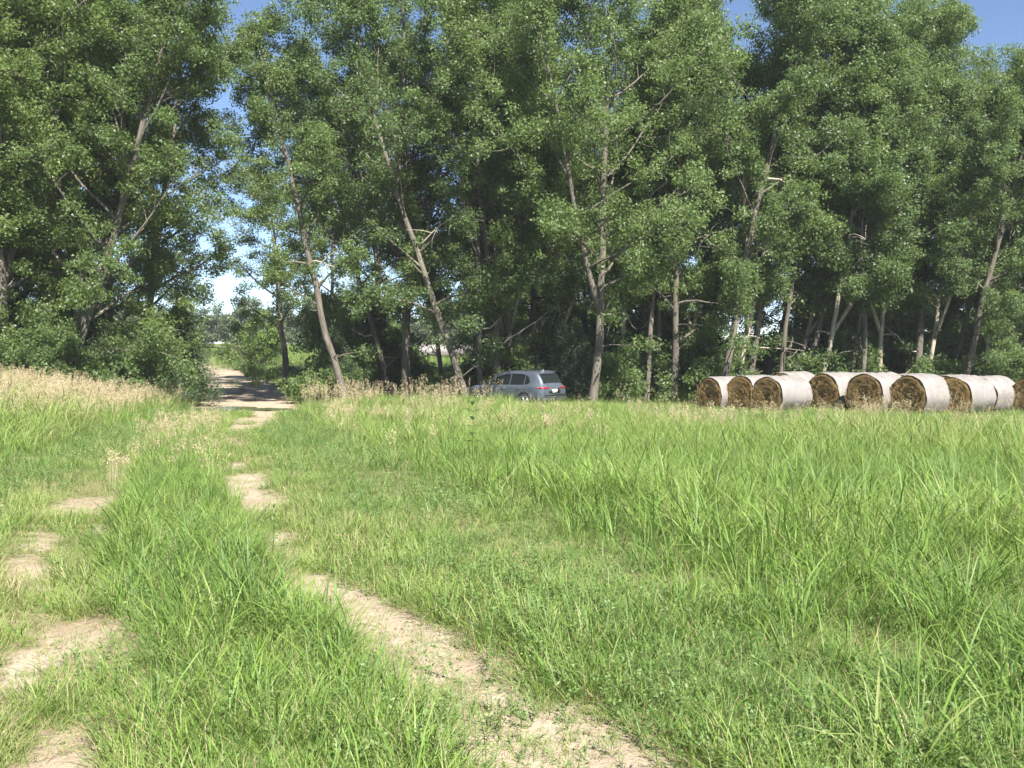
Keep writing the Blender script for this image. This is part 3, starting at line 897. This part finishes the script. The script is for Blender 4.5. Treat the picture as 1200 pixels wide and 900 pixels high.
    fin = MB(); fin.add([[.62, -.02, 1.63], [.62, .02, 1.63], [.86, .012, 1.66], [.86, -.012, 1.66], [.60, 0, 1.74], [.66, 0, 1.74]], poly=[[0, 1, 4], [1, 2, 5, 4], [2, 3, 5], [3, 0, 4, 5]]); fin.build('antenna_fin', paint, root)
    # tail lamps wrap the rear corners
    for sgn in (1, -1):
        lm = MB(); V = []
        pts = [(-.008, .36, .965, .99), (-.006, .50, .93, .995), (.0, .66, .905, .995), (.04, wid(.04) * .975, .905, .995), (.13, wid(.13) * .985, .92, .995), (.28, wid(.28) * .985, .955, .995)]
        for (x, y, a, c_) in pts: V += [(x - .012, sgn * (y + .008), a), (x - .012, sgn * (y + .008), c_), (x + .06, sgn * (y - .08), a), (x + .06, sgn * (y - .08), c_)]
        q = []
        for i in range(len(pts) - 1):
            q += [[i * 4, i * 4 + 1, i * 4 + 5, i * 4 + 4], [i * 4 + 1, i * 4 + 3, i * 4 + 7, i * 4 + 5], [i * 4 + 2, i * 4, i * 4 + 4, i * 4 + 6]]
        q = [f if sgn < 0 else f[::-1] for f in q]
        q += [[0, 2, 3, 1], [20, 21, 23, 22]]
        lm.add(np.array(V), q=q); lm.build('tail_light', red, root)
    rc = MB(); rc.box((-.006, 0, .83), (.03, .72, .20)); rc.build('plate_recess', black, root)
    lp = MB(); lp.box((-.028, 0, .82), (.012, .31, .155)); lp.build('licence_plate', white, root)
    em = MB(); a = np.linspace(0, 2 * np.pi, 21); em.tube(np.stack([np.full(21, -.012), .075 * np.cos(a), .99 + .055 * np.sin(a)], 1), .008, 5, caps=False)
    em.tube([[-.014, -.07, 1.005], [-.014, 0, .965], [-.014, .07, 1.005]], .007, 5); em.build('emblem', chrome, root, True)
    bp = MB(); bp.tube([[.14, -.86, .47], [-.02, -.70, .46], [-.06, -.3, .455], [-.06, .3, .455], [-.02, .70, .46], [.14, .86, .47]], [.07, .10, .11, .11, .10, .07], 10); bp.build('rear_bumper', black, root, True)
    st = MB(); st.box((-.015, 0, .66), (.03, 1.30, .03)); st.build('bumper_groove', black, root)
    for sgn in (1, -1):
        mr = MB(); mr.tube([[2.93, sgn * .90, 1.06], [2.90, sgn * 1.0, 1.09], [2.88, sgn * 1.10, 1.09]], [.05, .085, .06], 8); mr.build('wing_mirror', paint, root, True)
        hd = MB(); hd.tube([[1.15, sgn * .935, .93], [1.22, sgn * .955, .93], [1.32, sgn * .935, .93]], .013, 6); hd.build('door_handle', chrome, root, True)
        hd = MB(); hd.tube([[2.05, sgn * .935, .92], [2.12, sgn * .955, .92], [2.22, sgn * .935, .92]], .013, 6); hd.build('door_handle', chrome, root, True)
        sl = MB(); sl.box((2.25, sgn * .915, .32), (2.1, .05, .15)); sl.build('side_sill', black, root)
        rl = MB(); rl.tube([[.75, sgn * .57, 1.655], [1.4, sgn * .57, 1.70], [2.2, sgn * .57, 1.675]], .014, 6); rl.build('roof_rail', black, root, True)
        for wx in (.92, 3.62):
            ar = MB(); a = np.linspace(R(-12), R(192), 18)
            ar.tube(np.stack([wx + .40 * np.cos(a), np.full(18, sgn * .912), .37 + .40 * np.sin(a)], 1), .038, 8); ar.build('wheel_arch', black, root, True)
            dk = MB(); dk.tube([[wx, sgn * .70, .37], [wx, sgn * .925, .37]], .395, 28); dk.build('wheel_well', black, root)
            wh = MB(); wh.tube([[wx, sgn * .72, .36], [wx, sgn * .74, .36], [wx, sgn * .93, .36], [wx, sgn * .945, .36]], [.33, .36, .36, .33], 30); wo = wh.build('wheel', tyre, root, True)
            rm = MB(); rm.tube([[wx, sgn * .94, .36], [wx, sgn * .953, .36]], [.06, .05], 14)
            a = np.linspace(0, 2 * np.pi, 31); rm.tube(np.stack([wx + .235 * np.cos(a), np.full(31, sgn * .945), .36 + .235 * np.sin(a)], 1), .018, 6, caps=False)
            for k in range(5):
                an = k * 2 * np.pi / 5; rm.tube([[wx, sgn * .95, .36], [wx + .235 * math.cos(an), sgn * .948, .36 + .235 * math.sin(an)]], [.03, .024], 6)
            rm.build('rim', alloy, wo, True)
    # door seams
    sm = MB()
    for sgn in (1, -1):
        for xx in (1.02, 1.86, 3.1):
            sm.tube([[xx, sgn * (wid(xx) * 1.005 + .001), .42], [xx, sgn * (wid(xx) * 1.007 + .001), .7], [xx - .01, sgn * (wid(xx) * .99 + .001), .97]], .006, 4)
    sm.build('door_seam', black, root)
    return root
c = car()
CD = 45.0
ang = 48.0                         # heading: away from the camera and to the left
# rear corner nearest the camera at about px 625, centre of rear near px 648
hx, hy = -math.sin(R(ang)), math.cos(R(ang))
cxp, cyp = X_at(650, 42.6), 42.6
c.location = (cxp, cyp, float(G(cxp - 1.4, cyp + 1.8)) - .02)
c.rotation_euler = (0, 0, math.atan2(hy, hx))
tag(c, 'blue grey compact suv parked in tall grass in front of the trees', 'car')

# ------------------------------------------------------------------ grass
def blades(n, Rd, h, wdt, bend, rng, seg=4, tilt=(.03, .4)):
    """ribbons: verts, quads, along, blade tone"""
    r = Rd * np.sqrt(rng.random(n)); a = rng.uniform(0, 2 * np.pi, n)
    az = a + rng.normal(0, .9, n)
    base = np.stack([r * np.cos(a), r * np.sin(a), np.full(n, -.02)], 1)
    H = rng.uniform(h[0], h[1], n); W = rng.uniform(wdt[0], wdt[1], n)
    th0 = rng.uniform(tilt[0], tilt[1], n); bn = rng.uniform(bend[0], bend[1], n)
    wdir = az + np.pi / 2 + rng.normal(0, .5, n)
    wd = np.stack([np.cos(wdir), np.sin(wdir), np.zeros(n)], 1)
    V = np.empty((n, seg + 1, 2, 3)); al = np.empty((n, seg + 1, 2))
    p = base.copy()
    for k in range(seg + 1):
        u = k / seg
        if k:
            th = th0 + bn * (u - .5 / seg) ** 1.6
            p = p + (H / seg)[:, None] * np.stack([np.sin(th) * np.cos(az), np.sin(th) * np.sin(az), np.cos(th)], 1)
        ww = W * (.75 + .5 * u if u < .4 else (1 - u) ** .7 * 1.35 + .03)
        V[:, k, 0] = p - wd * ww[:, None] / 2; V[:, k, 1] = p + wd * ww[:, None] / 2
        al[:, k] = u
    idx = np.arange(n * (seg + 1) * 2).reshape(n, seg + 1, 2)
    q = np.stack([idx[:, :-1, 0], idx[:, :-1, 1], idx[:, 1:, 1], idx[:, 1:, 0]], -1).reshape(-1, 4)
    return V.reshape(-1, 3), q, al.ravel(), np.repeat(rng.random(n), (seg + 1) * 2), p

def proto_mesh(name, parts, mats):
    """parts: list of (V, faces, along, tone, material index)"""
    V = []; f3 = []; f4 = []; al = []; tn = []; m3 = []; m4 = []; n = 0
    for (v, f, a, t_, mi) in parts:
        f = np.asarray(f) + n
        if f.shape[1] == 3: f3.append(f); m3.append(np.full(len(f), mi))
        else: f4.append(f); m4.append(np.full(len(f), mi))
        V.append(v); al.append(a); tn.append(t_); n += len(v)
    fs = []; fm = []
    if f4: fs.append(np.concatenate(f4)); fm.append(np.concatenate(m4))
    if f3: fs.append(np.concatenate(f3)); fm.append(np.concatenate(m3))
    me = mesh_np(name, np.concatenate(V), fs, mats, True, {'along': np.concatenate(al), 'blade': np.concatenate(tn)}, np.concatenate(fm))
    return bpy.data.objects.new(name, me)

def grass_clump(name, seed, n, Rd, h, wdt, bend, extra_dry=0, tilt=(.03, .4)):
    rng = np.random.default_rng(seed)
    parts = [blades(n, Rd, h, wdt, bend, rng, tilt=tilt)[:4] + (0,)]
    if extra_dry: parts.append(blades(extra_dry, Rd, (h[0] * .6, h[1] * .9), (wdt[0] * .6, wdt[1] * .6), bend, rng, tilt=(.1, 1.0))[:4] + (1,))
    return proto_mesh(name, parts, [M['grass'], M['straw']])

def seed_clump(name, seed, n=6, Rd=.16, h=(.70, 1.15), dens=26, plume=.22):
    rng = np.random.default_rng(seed)
    v, q, al, tn, tip = blades(n, Rd, h, (.004, .006), (.05, .5), rng, tilt=(.02, .2))
    parts = [(v, q, al, tn, 1)]
    parts.append(blades(16, Rd * 1.1, (.3, .65), (.006, .010), (.3, 1.4), rng)[:4] + (0,))
    P = []; T = []
    for k in range(n):
        vv = v.reshape(n, 5, 2, 3)[k].mean(1)
        d = unit(vv[-1] - vv[-2])
        for s in range(dens):
            u = rng.random(); c_ = vv[-1] - d * plume * u + rng.normal(0, .012 + .026 * math.sin(math.pi * min(1, u * .9 + .08)), 3)
            dd = unit(d + rng.normal(0, .5, 3)); sd = unit(np.cross(dd, rng.standard_normal(3)))
            l = rng.uniform(.018, .036); wv = l * .34
            P += [c_ - sd * wv, c_ + sd * wv, c_ + dd * l]
    P = np.array(P); m = len(P) // 3
    parts.append((P, np.arange(m * 3).reshape(-1, 3), np.full(m * 3, .3), np.repeat(rng.random(m), 3), 1))
    return proto_mesh(name, parts, [M['grass'], M['straw']])

def weed_clump(name, seed, stems=9, Rd=.14, h=(.12, .3), leafs=22, ls=(.018, .04), narrow=.6):
    rng = np.random.default_rng(seed)
    v, q, al, tn, tip = blades(stems, Rd, h, (.003, .005), (.2, 1.0), rng, tilt=(.1, .7))
    parts = [(v, q, al * 0, tn, 0)]
    P = []; tn2 = []
    vv = v.reshape(stems, 5, 2, 3).mean(2)
    for k in range(stems):
        for s in range(leafs):
            f = rng.uniform(.15, 1) * 4; i0 = min(int(f), 3); c_ = lerp(vv[k, i0], vv[k, i0 + 1], f - i0)
            d = unit(np.array([rng.normal(), rng.normal(), rng.normal(.25, .35)])); nn = unit(np.array([rng.normal(0, .5), rng.normal(0, .5), 1]))
            b = unit(np.cross(d, nn)); l = rng.uniform(*ls)
            P += [c_, c_ + d * l * .55 + b * l * narrow * .5, c_ + d * l, c_ + d * l * .55 - b * l * narrow * .5]; tn2 += [rng.random()] * 4
    P = np.array(P); m = len(P) // 4
    parts.append((P, np.arange(m * 4).reshape(-1, 4), np.zeros(m * 4), np.array(tn2), 0))
    return proto_mesh(name, parts, [M['weed'], M['straw']])

def scatter(name, protos, pts, idx, rot, scl, tint, label):
    """one stuff object: clumps instanced on points by geometry nodes"""
    col = bpy.data.collections.new(name + '_clumps')
    for o in protos: col.objects.link(o)
    me = bpy.data.meshes.new(name)
    me.vertices.add(len(pts)); me.vertices.foreach_set('co', np.asarray(pts, np.float32).ravel())
    for nm, ty, val in (('idx', 'INT', np.asarray(idx, np.int32)), ('scl', 'FLOAT', np.asarray(scl, np.float32)), ('tint', 'FLOAT', np.asarray(tint, np.float32))):
        me.attributes.new(nm, ty, 'POINT').data.foreach_set('value', val)
    me.attributes.new('rot', 'FLOAT_VECTOR', 'POINT').data.foreach_set('vector', np.asarray(rot, np.float32).ravel())
    ng = bpy.data.node_groups.new(name, 'GeometryNodeTree')
    ng.interface.new_socket('Geometry', in_out='INPUT', socket_type='NodeSocketGeometry')
    ng.interface.new_socket('Geometry', in_out='OUTPUT', socket_type='NodeSocketGeometry')
    N = ng.nodes; Lk = ng.links
    gi = N.new('NodeGroupInput'); go = N.new('NodeGroupOutput')
    ci = N.new('GeometryNodeCollectionInfo'); ci.inputs['Collection'].default_value = col
    ci.inputs['Separate Children'].default_value = True; ci.inputs['Reset Children'].default_value = True
    ip = N.new('GeometryNodeInstanceOnPoints'); ip.inputs['Pick Instance'].default_value = True
    def at(nm, ty):
        a = N.new('GeometryNodeInputNamedAttribute'); a.data_type = ty; a.inputs['Name'].default_value = nm; return a.outputs['Attribute']
    e2r = N.new('FunctionNodeEulerToRotation')
    mp = N.new('GeometryNodeMeshToPoints')
    Lk.new(gi.outputs[0], mp.inputs[0]); Lk.new(mp.outputs[0], ip.inputs['Points'])
    Lk.new(ci.outputs[0], ip.inputs['Instance']); Lk.new(at('idx', 'INT'), ip.inputs['Instance Index'])
    Lk.new(at('rot', 'FLOAT_VECTOR'), e2r.inputs[0]); Lk.new(e2r.outputs[0], ip.inputs['Rotation'])
    Lk.new(at('scl', 'FLOAT'), ip.inputs['Scale']); Lk.new(ip.outputs[0], go.inputs[0])
    o = link(name, me); md = o.modifiers.new('clumps', 'NODES'); md.node_group = ng
    tag(o, label, 'grass', kind='stuff')
    return o

rng = np.random.default_rng(99)
def sample(d0, d1, dens, spread=.70):
    """random ground points inside a wedge wider than the view"""
    n = int(spread * (d1 * d1 - d0 * d0) * dens)
    d = np.sqrt(rng.uniform(d0 * d0, d1 * d1, n))
    x = rng.uniform(-spread, spread, n) * d
    return np.stack([x + rng.uniform(-.3, .3, n), d], 1)
def near_wide(dens):
    n = int(12 * 6 * dens); return np.stack([rng.uniform(-6, 6, n), rng.uniform(-1, 5, n)], 1)

def keep(P, prob): return P[rng.random(len(P)) < prob]
def car_clear(P):
    lx = (P[:, 0] - cxp) * hx + (P[:, 1] - cyp) * hy; ly = -(P[:, 0] - cxp) * hy + (P[:, 1] - cyp) * hx
    return ~((lx > -.1) & (lx < 4.6) & (np.abs(ly) < .98))
def bale_clear(P):
    ok = np.ones(len(P), bool)
    for b in [o for o in bpy.data.objects if o.name.startswith('hay_bale')]:
        bx, by = b.location.x, b.location.y
        a_ = b.rotation_euler.z; ux, uy = math.cos(a_), math.sin(a_)
        lx = (P[:, 0] - bx) * ux + (P[:, 1] - by) * uy; ly = -(P[:, 0] - bx) * uy + (P[:, 1] - by) * ux
        ok &= ~((lx > -.05) & (lx < BALE_L + .05) & (np.abs(ly) < .72))
    return ok

def finish(name, protos, P, scl, tint, label, tilt=.12):
    ok = car_clear(P) & bale_clear(P)
    P = P[ok]; scl = scl[ok]; tint = tint[ok]
    n = len(P)
    pts = np.stack([P[:, 0], P[:, 1], G(P[:, 0], P[:, 1]) - .01], 1)
    rot = np.stack([rng.normal(0, tilt, n), rng.normal(0, tilt, n), rng.uniform(0, 6.283, n)], 1)
    return scatter(name, protos, pts, rng.integers(0, len(protos), n), rot, scl, np.clip(tint, 0, 1), label)

def zones(P):
    x, y = P[:, 0], P[:, 1]
    s = road_s(x, y); S = sand_mask(x, y)
    return x, y, s, S

# --- tall grass of the right hand field and the meadow
P = np.concatenate([near_wide(40), sample(3, 8, 65), sample(8, 15, 48), sample(15, 28, 38), sample(28, 46, 30)])
x, y, s, S = zones(P)
patch = fbm(x * .35, y * .35, 61, 3); fine = fbm(x * 1.3, y * 1.3, 62, 2)
edge_r = np.interp(y, [0, 4, 7, 12, 20, 30, 40], [1.8, 2.0, 2.7, 3.1, 2.7, 2.2, 2.0])
right = sstep(0, 2.2, s - edge_r + (fine - .5) * 1.6)
left = sstep(0, 1.6, -s - 2.2 + (fine - .5) * 1.2)
mid = (np.abs(s) < .55 + (fine - .5) * .5) * np.interp(y, [0, 4.5, 6, 9, 12, 30, 38, 40], [.25, .35, .9, .9, .7, .9, .5, 0])
pr = np.clip(np.maximum(np.maximum(right, left), mid), 0, 1) * (S < .3)
pr *= 1 - .75 * (sstep(43.5, 45.5, y))
pr *= ~((np.abs(s) < 2.1) & (y > 38.5))
k = rng.random(len(P)) < pr
P, x, y, s, patch, fine, right, left, mid = [a[k] for a in (P, x, y, s, patch, fine, right, left, mid)]
hs = np.where(s > 0, np.interp(y, [0, 5, 9, 14, 30, 38, 41], [.52, .58, .70, .70, .66, .62, .5]), np.interp(y, [0, 8, 14, 24], [.35, .42, .6, .9]))
hs = np.where(np.abs(s) < 1, np.interp(y, [0, 5, 6.5, 9, 13, 30], [.30, .42, .66, .52, .50, .45]), hs)
hs = np.where((np.abs(s) < 1.2) & (y > 31), .25, hs)
low = sstep(3.2, 6.0, x) * sstep(26, 31, y)
bale_strip = low > .5
hs = hs * (1 - low) + .30 * low
hs = np.where((x > -4.5) & (x < 2.5) & (y > 36), np.minimum(hs, .72), hs)
hs = np.where((x > -7) & (x < 0) & (y > 38.5), .85, hs)
scl = hs * (.6 + .8 * patch) * rng.uniform(.75, 1.25, len(P))
tint = .42 + .45 * (patch - .5) + .15 * (fine - .5) + rng.normal(0, .09, len(P)) - .10 * bale_strip
tint += np.where(s < -2, .10 * sstep(12, 26, y), 0) + .13 * sstep(11, 26, y) * (s > 0) * (~bale_strip) - .08 * (1 - sstep(4, 10, y)) * (s > 0)
tall = []
for q in range(7):
    rl = np.random.default_rng(1000 + q); hh = (.8, 1.0, 1.15, .9, 1.05, .7, 1.0)[q]
    tall.append(proto_mesh('tall_grass_clump', [
        blades(26, .17, (.30 * hh, .85 * hh), (.005, .010), (.3, 2.2), rl, tilt=(.03, .55))[:4] + (0,),
        blades((8, 12, 6, 14, 9, 5, 10)[q], .14, (.55 * hh, 1.1 * hh), (.011, .019), (.6, 2.6), rl, tilt=(.05, .5))[:4] + (0,),
        blades(5, .16, (.2, .8), (.004, .008), (.3, 2.0), rl, tilt=(.1, 1.0))[:4] + (1,)], [M['grass'], M['straw']]))
finish('tall_grass', tall, P, scl, tint, 'tall bright green grass filling the field on both sides of the track')

# --- short grass, everywhere lower and thinner, tufts inside the ruts
P = np.concatenate([near_wide(120), sample(3, 7, 210), sample(7, 12, 110), sample(12, 22, 45), sample(22, 46, 16)])
x, y, s, S = zones(P)
fine = fbm(x * 1.1, y * 1.1, 71, 3); patch = fbm(x * .4, y * .4, 72, 3)
pr = np.clip(1.0 - S * .85, .30, 1) * np.where(np.abs(s) < 2.4, .95, .45)
pr *= np.where(S > .35, sstep(.40, .65, fine) * .9 + .24, 1) * (.45 + .8 * fine)
pr *= 1 - .8 * sstep(44, 46, y) * (S < .2)
k = rng.random(len(P)) < pr
P, x, y, s, S, fine, patch = [a[k] for a in (P, x, y, s, S, fine, patch)]
scl = (.6 + .7 * fine) * rng.uniform(.6, 1.3, len(P)) * (1 - .5 * sstep(.1, .5, S)) * np.interp(y, [0, 12, 25, 45], [1, 1, 1.35, 1.8]) * np.where((np.abs(s) < 2.2) & (y > 38), .35, 1)
tint = .34 + .5 * (patch - .5) + rng.normal(0, .10, len(P)) + .14 * ((s < -1.2) & (y < 8)) + .16 * (np.abs(s) < 1.8) + .10 * (s < -.5) * (y < 14)
short = [grass_clump('short_grass_clump', 1100 + k, 30, .11, (.08, .24), (.003, .0065), (.4, 2.0), 9, (.1, .8)) for k in range(5)]
P2 = np.concatenate([near_wide(60), sample(2.5, 6, 190), sample(6, 10, 110), sample(10, 20, 40)])
x2, y2, s2, S2 = zones(P2)
f2 = fbm(x2 * 2.3, y2 * 2.3, 77, 2)
P2 = P2[(S2 > .3) & (np.abs(s2) < 2) & (rng.random(len(P2)) < .25 + .6 * sstep(.45, .65, f2))]
P = np.concatenate([P, P2]); scl = np.concatenate([scl, rng.uniform(.22, .52, len(P2))]); tint = np.concatenate([tint, rng.uniform(.2, .75, len(P2))])
finish('short_grass', short, P, scl, tint, 'short worn grass and tufts along and between the wheel ruts')

# --- dead straw lying along the ruts and thinly through the field
P = np.concatenate([near_wide(40), sample(3, 8, 70), sample(8, 16, 26), sample(16, 34, 7)])
x, y, s, S = zones(P)
fine = fbm(x * .9, y * .9, 76, 3)
pr = np.where(np.abs(s) < 2.6, .75, .28) * sstep(.36, .62, fine) * np.where(S > .6, .25, 1)
k = rng.random(len(P)) < pr
P, x, y, s, fine = [a[k] for a in (P, x, y, s, fine)]
lit = []
for q in range(3):
    rl = np.random.default_rng(1150 + q)
    lit.append(proto_mesh('dry_litter_clump', [blades(22, .17, (.04, .16), (.0018, .0036), (.2, 1.2), rl, tilt=(.7, 1.5))[:4] + (0,)], [M['straw']]))
finish('dry_straw', lit, P, rng.uniform(.7, 1.3, len(P)), .3 + rng.normal(0, .2, len(P)), 'dead pale straw lying among the green blades and along the ruts')

# --- crumbs of dry soil and small stones on the bare sand
P = np.concatenate([near_wide(60), sample(2.5, 7, 260), sample(7, 13, 90)])
P = P[sand_mask(P[:, 0], P[:, 1]) > .45]
n = len(P); r_p = rng.uniform(.004, .008, n) * rng.choice([1, 1, 1, 1.8], n)
oc = np.array([[1, 0, 0], [0, 1, 0], [-1, 0, 0], [0, -1, 0], [0, 0, .7], [0, 0, -.7]])
V = oc[None] * r_p[:, None, None] * rng.uniform(.6, 1.4, (n, 6, 1)) + np.stack([P[:, 0], P[:, 1], G(P[:, 0], P[:, 1]) + .004], 1)[:, None]
T = np.array([[0, 1, 4], [1, 2, 4], [2, 3, 4], [3, 0, 4], [1, 0, 5], [2, 1, 5], [3, 2, 5], [0, 3, 5]])
tag(link('soil_crumbs', mesh_np('soil_crumbs', V.reshape(-1, 3), [(T[None] + 6 * np.arange(n)[:, None, None]).reshape(-1, 3)], [simple('soil_crumb', (.24, .185, .13), .95, spec=.1, var=.35, scale=30)])), 'small crumbs of soil and stones on the bare wheel ruts', 'gravel', kind='stuff')

# --- weeds on the verge
P = np.concatenate([near_wide(45), sample(3, 8, 90), sample(8, 14, 60), sample(14, 26, 34), sample(26, 42, 10)])
x, y, s, S = zones(P)
fine = fbm(x * .8, y * .8, 81, 3)
pr = np.where((s > 1.0) & (s < 5.0), np.exp(-((s - 2.3) / 1.0) ** 2), 0) * .32 + .10 * sstep(.45, .65, fine) + np.where((s < -1.2) & (s > -4.5), .30 * sstep(9, 14, y), 0) + .10 * (np.abs(s) < .9)
pr *= np.where((s > 2.6) & (y < 9), .25, .75)
pr *= np.where(S > .4, .12 * sstep(.5, .65, fine), 1) * (1 - .9 * sstep(38, 43, y))
k = rng.random(len(P)) < pr
P, x, y, s, S, fine = [a[k] for a in (P, x, y, s, S, fine)]
scl = (.7 + .6 * fine) * rng.uniform(.7, 1.35, len(P)) * np.interp(y, [0, 12, 25, 45], [1, 1.05, 1.3, 1.5])
tint = .42 + .7 * (fine - .5) + rng.normal(0, .12, len(P))
weeds = [weed_clump('weed_clump', 1200 + k, 10, .13, (.10, .26), 20, (.009, .021)) for k in range(3)] + [weed_clump('weed_clump', 1210 + k, 7, .12, (.14, .34), 18, (.012, .028), .35) for k in range(2)]
finish('verge_weeds', weeds, P, scl, tint, 'low leafy weeds on the verge beside the wheel ruts')

# --- grass in seed: pale plumes of the left meadow, the middle strip, the ridge before the trees, and scattered in the field
P = np.concatenate([sample(8, 18, 9), sample(18, 30, 12), sample(30, 47, 16)])
x, y, s, S = zones(P)
fine = fbm(x * .45, y * .45, 91, 3); f2 = fbm(x * .16, y * .22, 92, 2)
dl = sstep(1.8, 4.5, -s) * sstep(19, 28, y) * .46
dm = (np.abs(s + .1) < .7) * sstep(10, 15, y) * (1 - sstep(26, 30, y)) * .20
ridge = np.exp(-((y - 41.5) / 2.2) ** 2) * sstep(1.8, 3.0, s) * (1 - sstep(-3.2, -.8, x)) * .17
sc_ = (s > 3.0) * (1 - .7 * sstep(-2, 0, x) * sstep(33, 37, y)) * sstep(13, 30, y) * (1 - .7 * sstep(27, 31, y)) * .42 * sstep(.50, .72, fine) * (1 - sstep(42, 44, y)) * (1 - .9 * sstep(-1, 2.5, x) * sstep(28, 32, y))
balef = (x > 12.5) * np.exp(-((y - 33.6) / 1.2) ** 2) * .09
pr = np.clip(dl + dm + ridge + sc_ + balef, 0, 1) * (S < .3) * (1 - sstep(43.8, 45.5, y) * (s > 0))
k = rng.random(len(P)) < pr
P, x, y, s, fine = [a[k] for a in (P, x, y, s, fine)]
scl = rng.uniform(.72, 1.1, len(P)) * np.where(np.abs(s) < 1.2, .72, 1.0) * np.where((s > 1.2) & (y < 39), .82, 1)
scl *= np.where((s < -1.5), np.interp(y, [15, 24, 30], [.75, .95, 1.05]), 1)
scl *= np.where((y > 38) & (s > 1.8), rng.uniform(1.1, 1.4, len(P)), 1)
tint = .5 + rng.normal(0, .15, len(P))
seeds = [seed_clump('seed_grass_clump', 1300 + k) for k in range(4)]
finish('seed_grass', seeds, P, scl, tint, 'tan seed headed grass along the meadow crest and the field edge', .08)

# --- far meadow and the low growth below the trees
P = np.concatenate([sample(46, 80, 5), sample(80, 150, 1.1)])
x, y, s, S = zones(P)
fine = fbm(x * .2, y * .2, 95, 3)
pr = (S < .25) * np.where(y < 80, np.where(np.abs(s) < 6, .9, .55), .9)
k = rng.random(len(P)) < pr
P, x, y, s, fine = [a[k] for a in (P, x, y, s, fine)]
scl = rng.uniform(.45, .85, len(P)) * np.interp(y, [46, 80, 150], [1, 1.1, 1.8]) * np.where(np.abs(s) < 3.2, .5, 1)
tint = .42 + .6 * (fine - .5) + rng.normal(0, .1, len(P))
far = [grass_clump('meadow_clump', 1400 + k, 26, .30, (.4, .9), (.012, .024), (.3, 1.4), 6) for k in range(3)]
finish('meadow_grass', far, P, scl, tint, 'green meadow grass beyond the puddle and under the trees')

# ------------------------------------------------------------------ single weeds one can point at
mw_leaf = leaf_mat('milkweed_leaf', (.022, .060, .016), (.032, .085, .022), (.05, .11, .03), trans=.2, rough=.5)
def milkweed(x, y, H, label, pairs=5, ls=.13, seed=1, mat=None, wl=.42):
    r = random.Random(seed)
    root = empty('broadleaf_weed', (x, y, float(G(x, y))))
    st = MB(); st.tube([[0, 0, -.05], [.01, 0, H * .5], [.03, .01, H]], [.008, .006, .004], 6); st.build('stem', M['weed'], root, True)
    for k in range(pairs):
        z = H * (.45 + .55 * k / (pairs - 1)); az0 = k * math.pi / 2 + r.uniform(-.3, .3)
        for side in (0, 1):
            az = az0 + side * math.pi; l = ls * (1.05 - .4 * k / pairs) * r.uniform(.85, 1.15); up = .35 + .12 * k
            u = np.linspace(0, 1, 6); wv = l * wl * np.sin(np.pi * (u * .92 + .06)) ** .8 / 2
            px = u * l; pz = l * (up * u - .45 * u * u)
            V = []
            for a_, b_, c_ in zip(px, wv, pz): V += [(a_, -b_, c_ + b_ * .3), (a_, 0, c_), (a_, b_, c_ + b_ * .3)]
            q = []
            for i in range(5): q += [[i * 3, i * 3 + 3, i * 3 + 4, i * 3 + 1], [i * 3 + 1, i * 3 + 4, i * 3 + 5, i * 3 + 2]]
            me = mesh_np('leaf', np.array(V), [np.array(q)], [mat or mw_leaf], True, {'leaf_tone': np.full(18, r.random())})
            o = link('leaf', me, root); o.location = (.01, 0, z); o.rotation_euler = (0, 0, az)
    return tag(root, label, 'weed')
milkweed(X_at(553, 15.2), 15.2, 1.02, 'dark green broadleaf weed standing above the bright field grass', 6, .17, 4)
milkweed(X_at(531, 16.0), 16.0, 1.0, 'smaller dark broadleaf tip just left of the taller dark weed', 4, .11, 5)
milkweed(X_at(318, 8.9), 8.9, .38, 'slim leafy weed at the bend of the right wheel rut', 6, .06, 6)
milkweed(X_at(396, 8.7), 8.7, .16, 'low weed with light broad leaves at the edge of the sandy rut', 3, .09, 7, M['light_leaf'], .6)
print('points done')

# ------------------------------------------------------------------ thin haze volume added as a veil to lift the dark tones
hz = bpy.data.materials.new('shadow_lift_haze'); hz.use_nodes = True
ht = hz.node_tree; ht.nodes.clear()
ho = ht.nodes.new('ShaderNodeOutputMaterial'); hv = ht.nodes.new('ShaderNodeVolumePrincipled')
hv.inputs['Color'].default_value = (.90, .94, 1.0, 1)
hv.inputs['Density'].default_value = 0.00033
hv.inputs['Anisotropy'].default_value = 0.0
ht.links.new(hv.outputs[0], ho.inputs['Volume'])
hb = MB(); hb.box((0, 180, 12), (664, 484, 30))
tag(hb.build('haze', hz), 'thin pale haze added over the field and trees to lift the shadows', 'haze', kind='stuff')
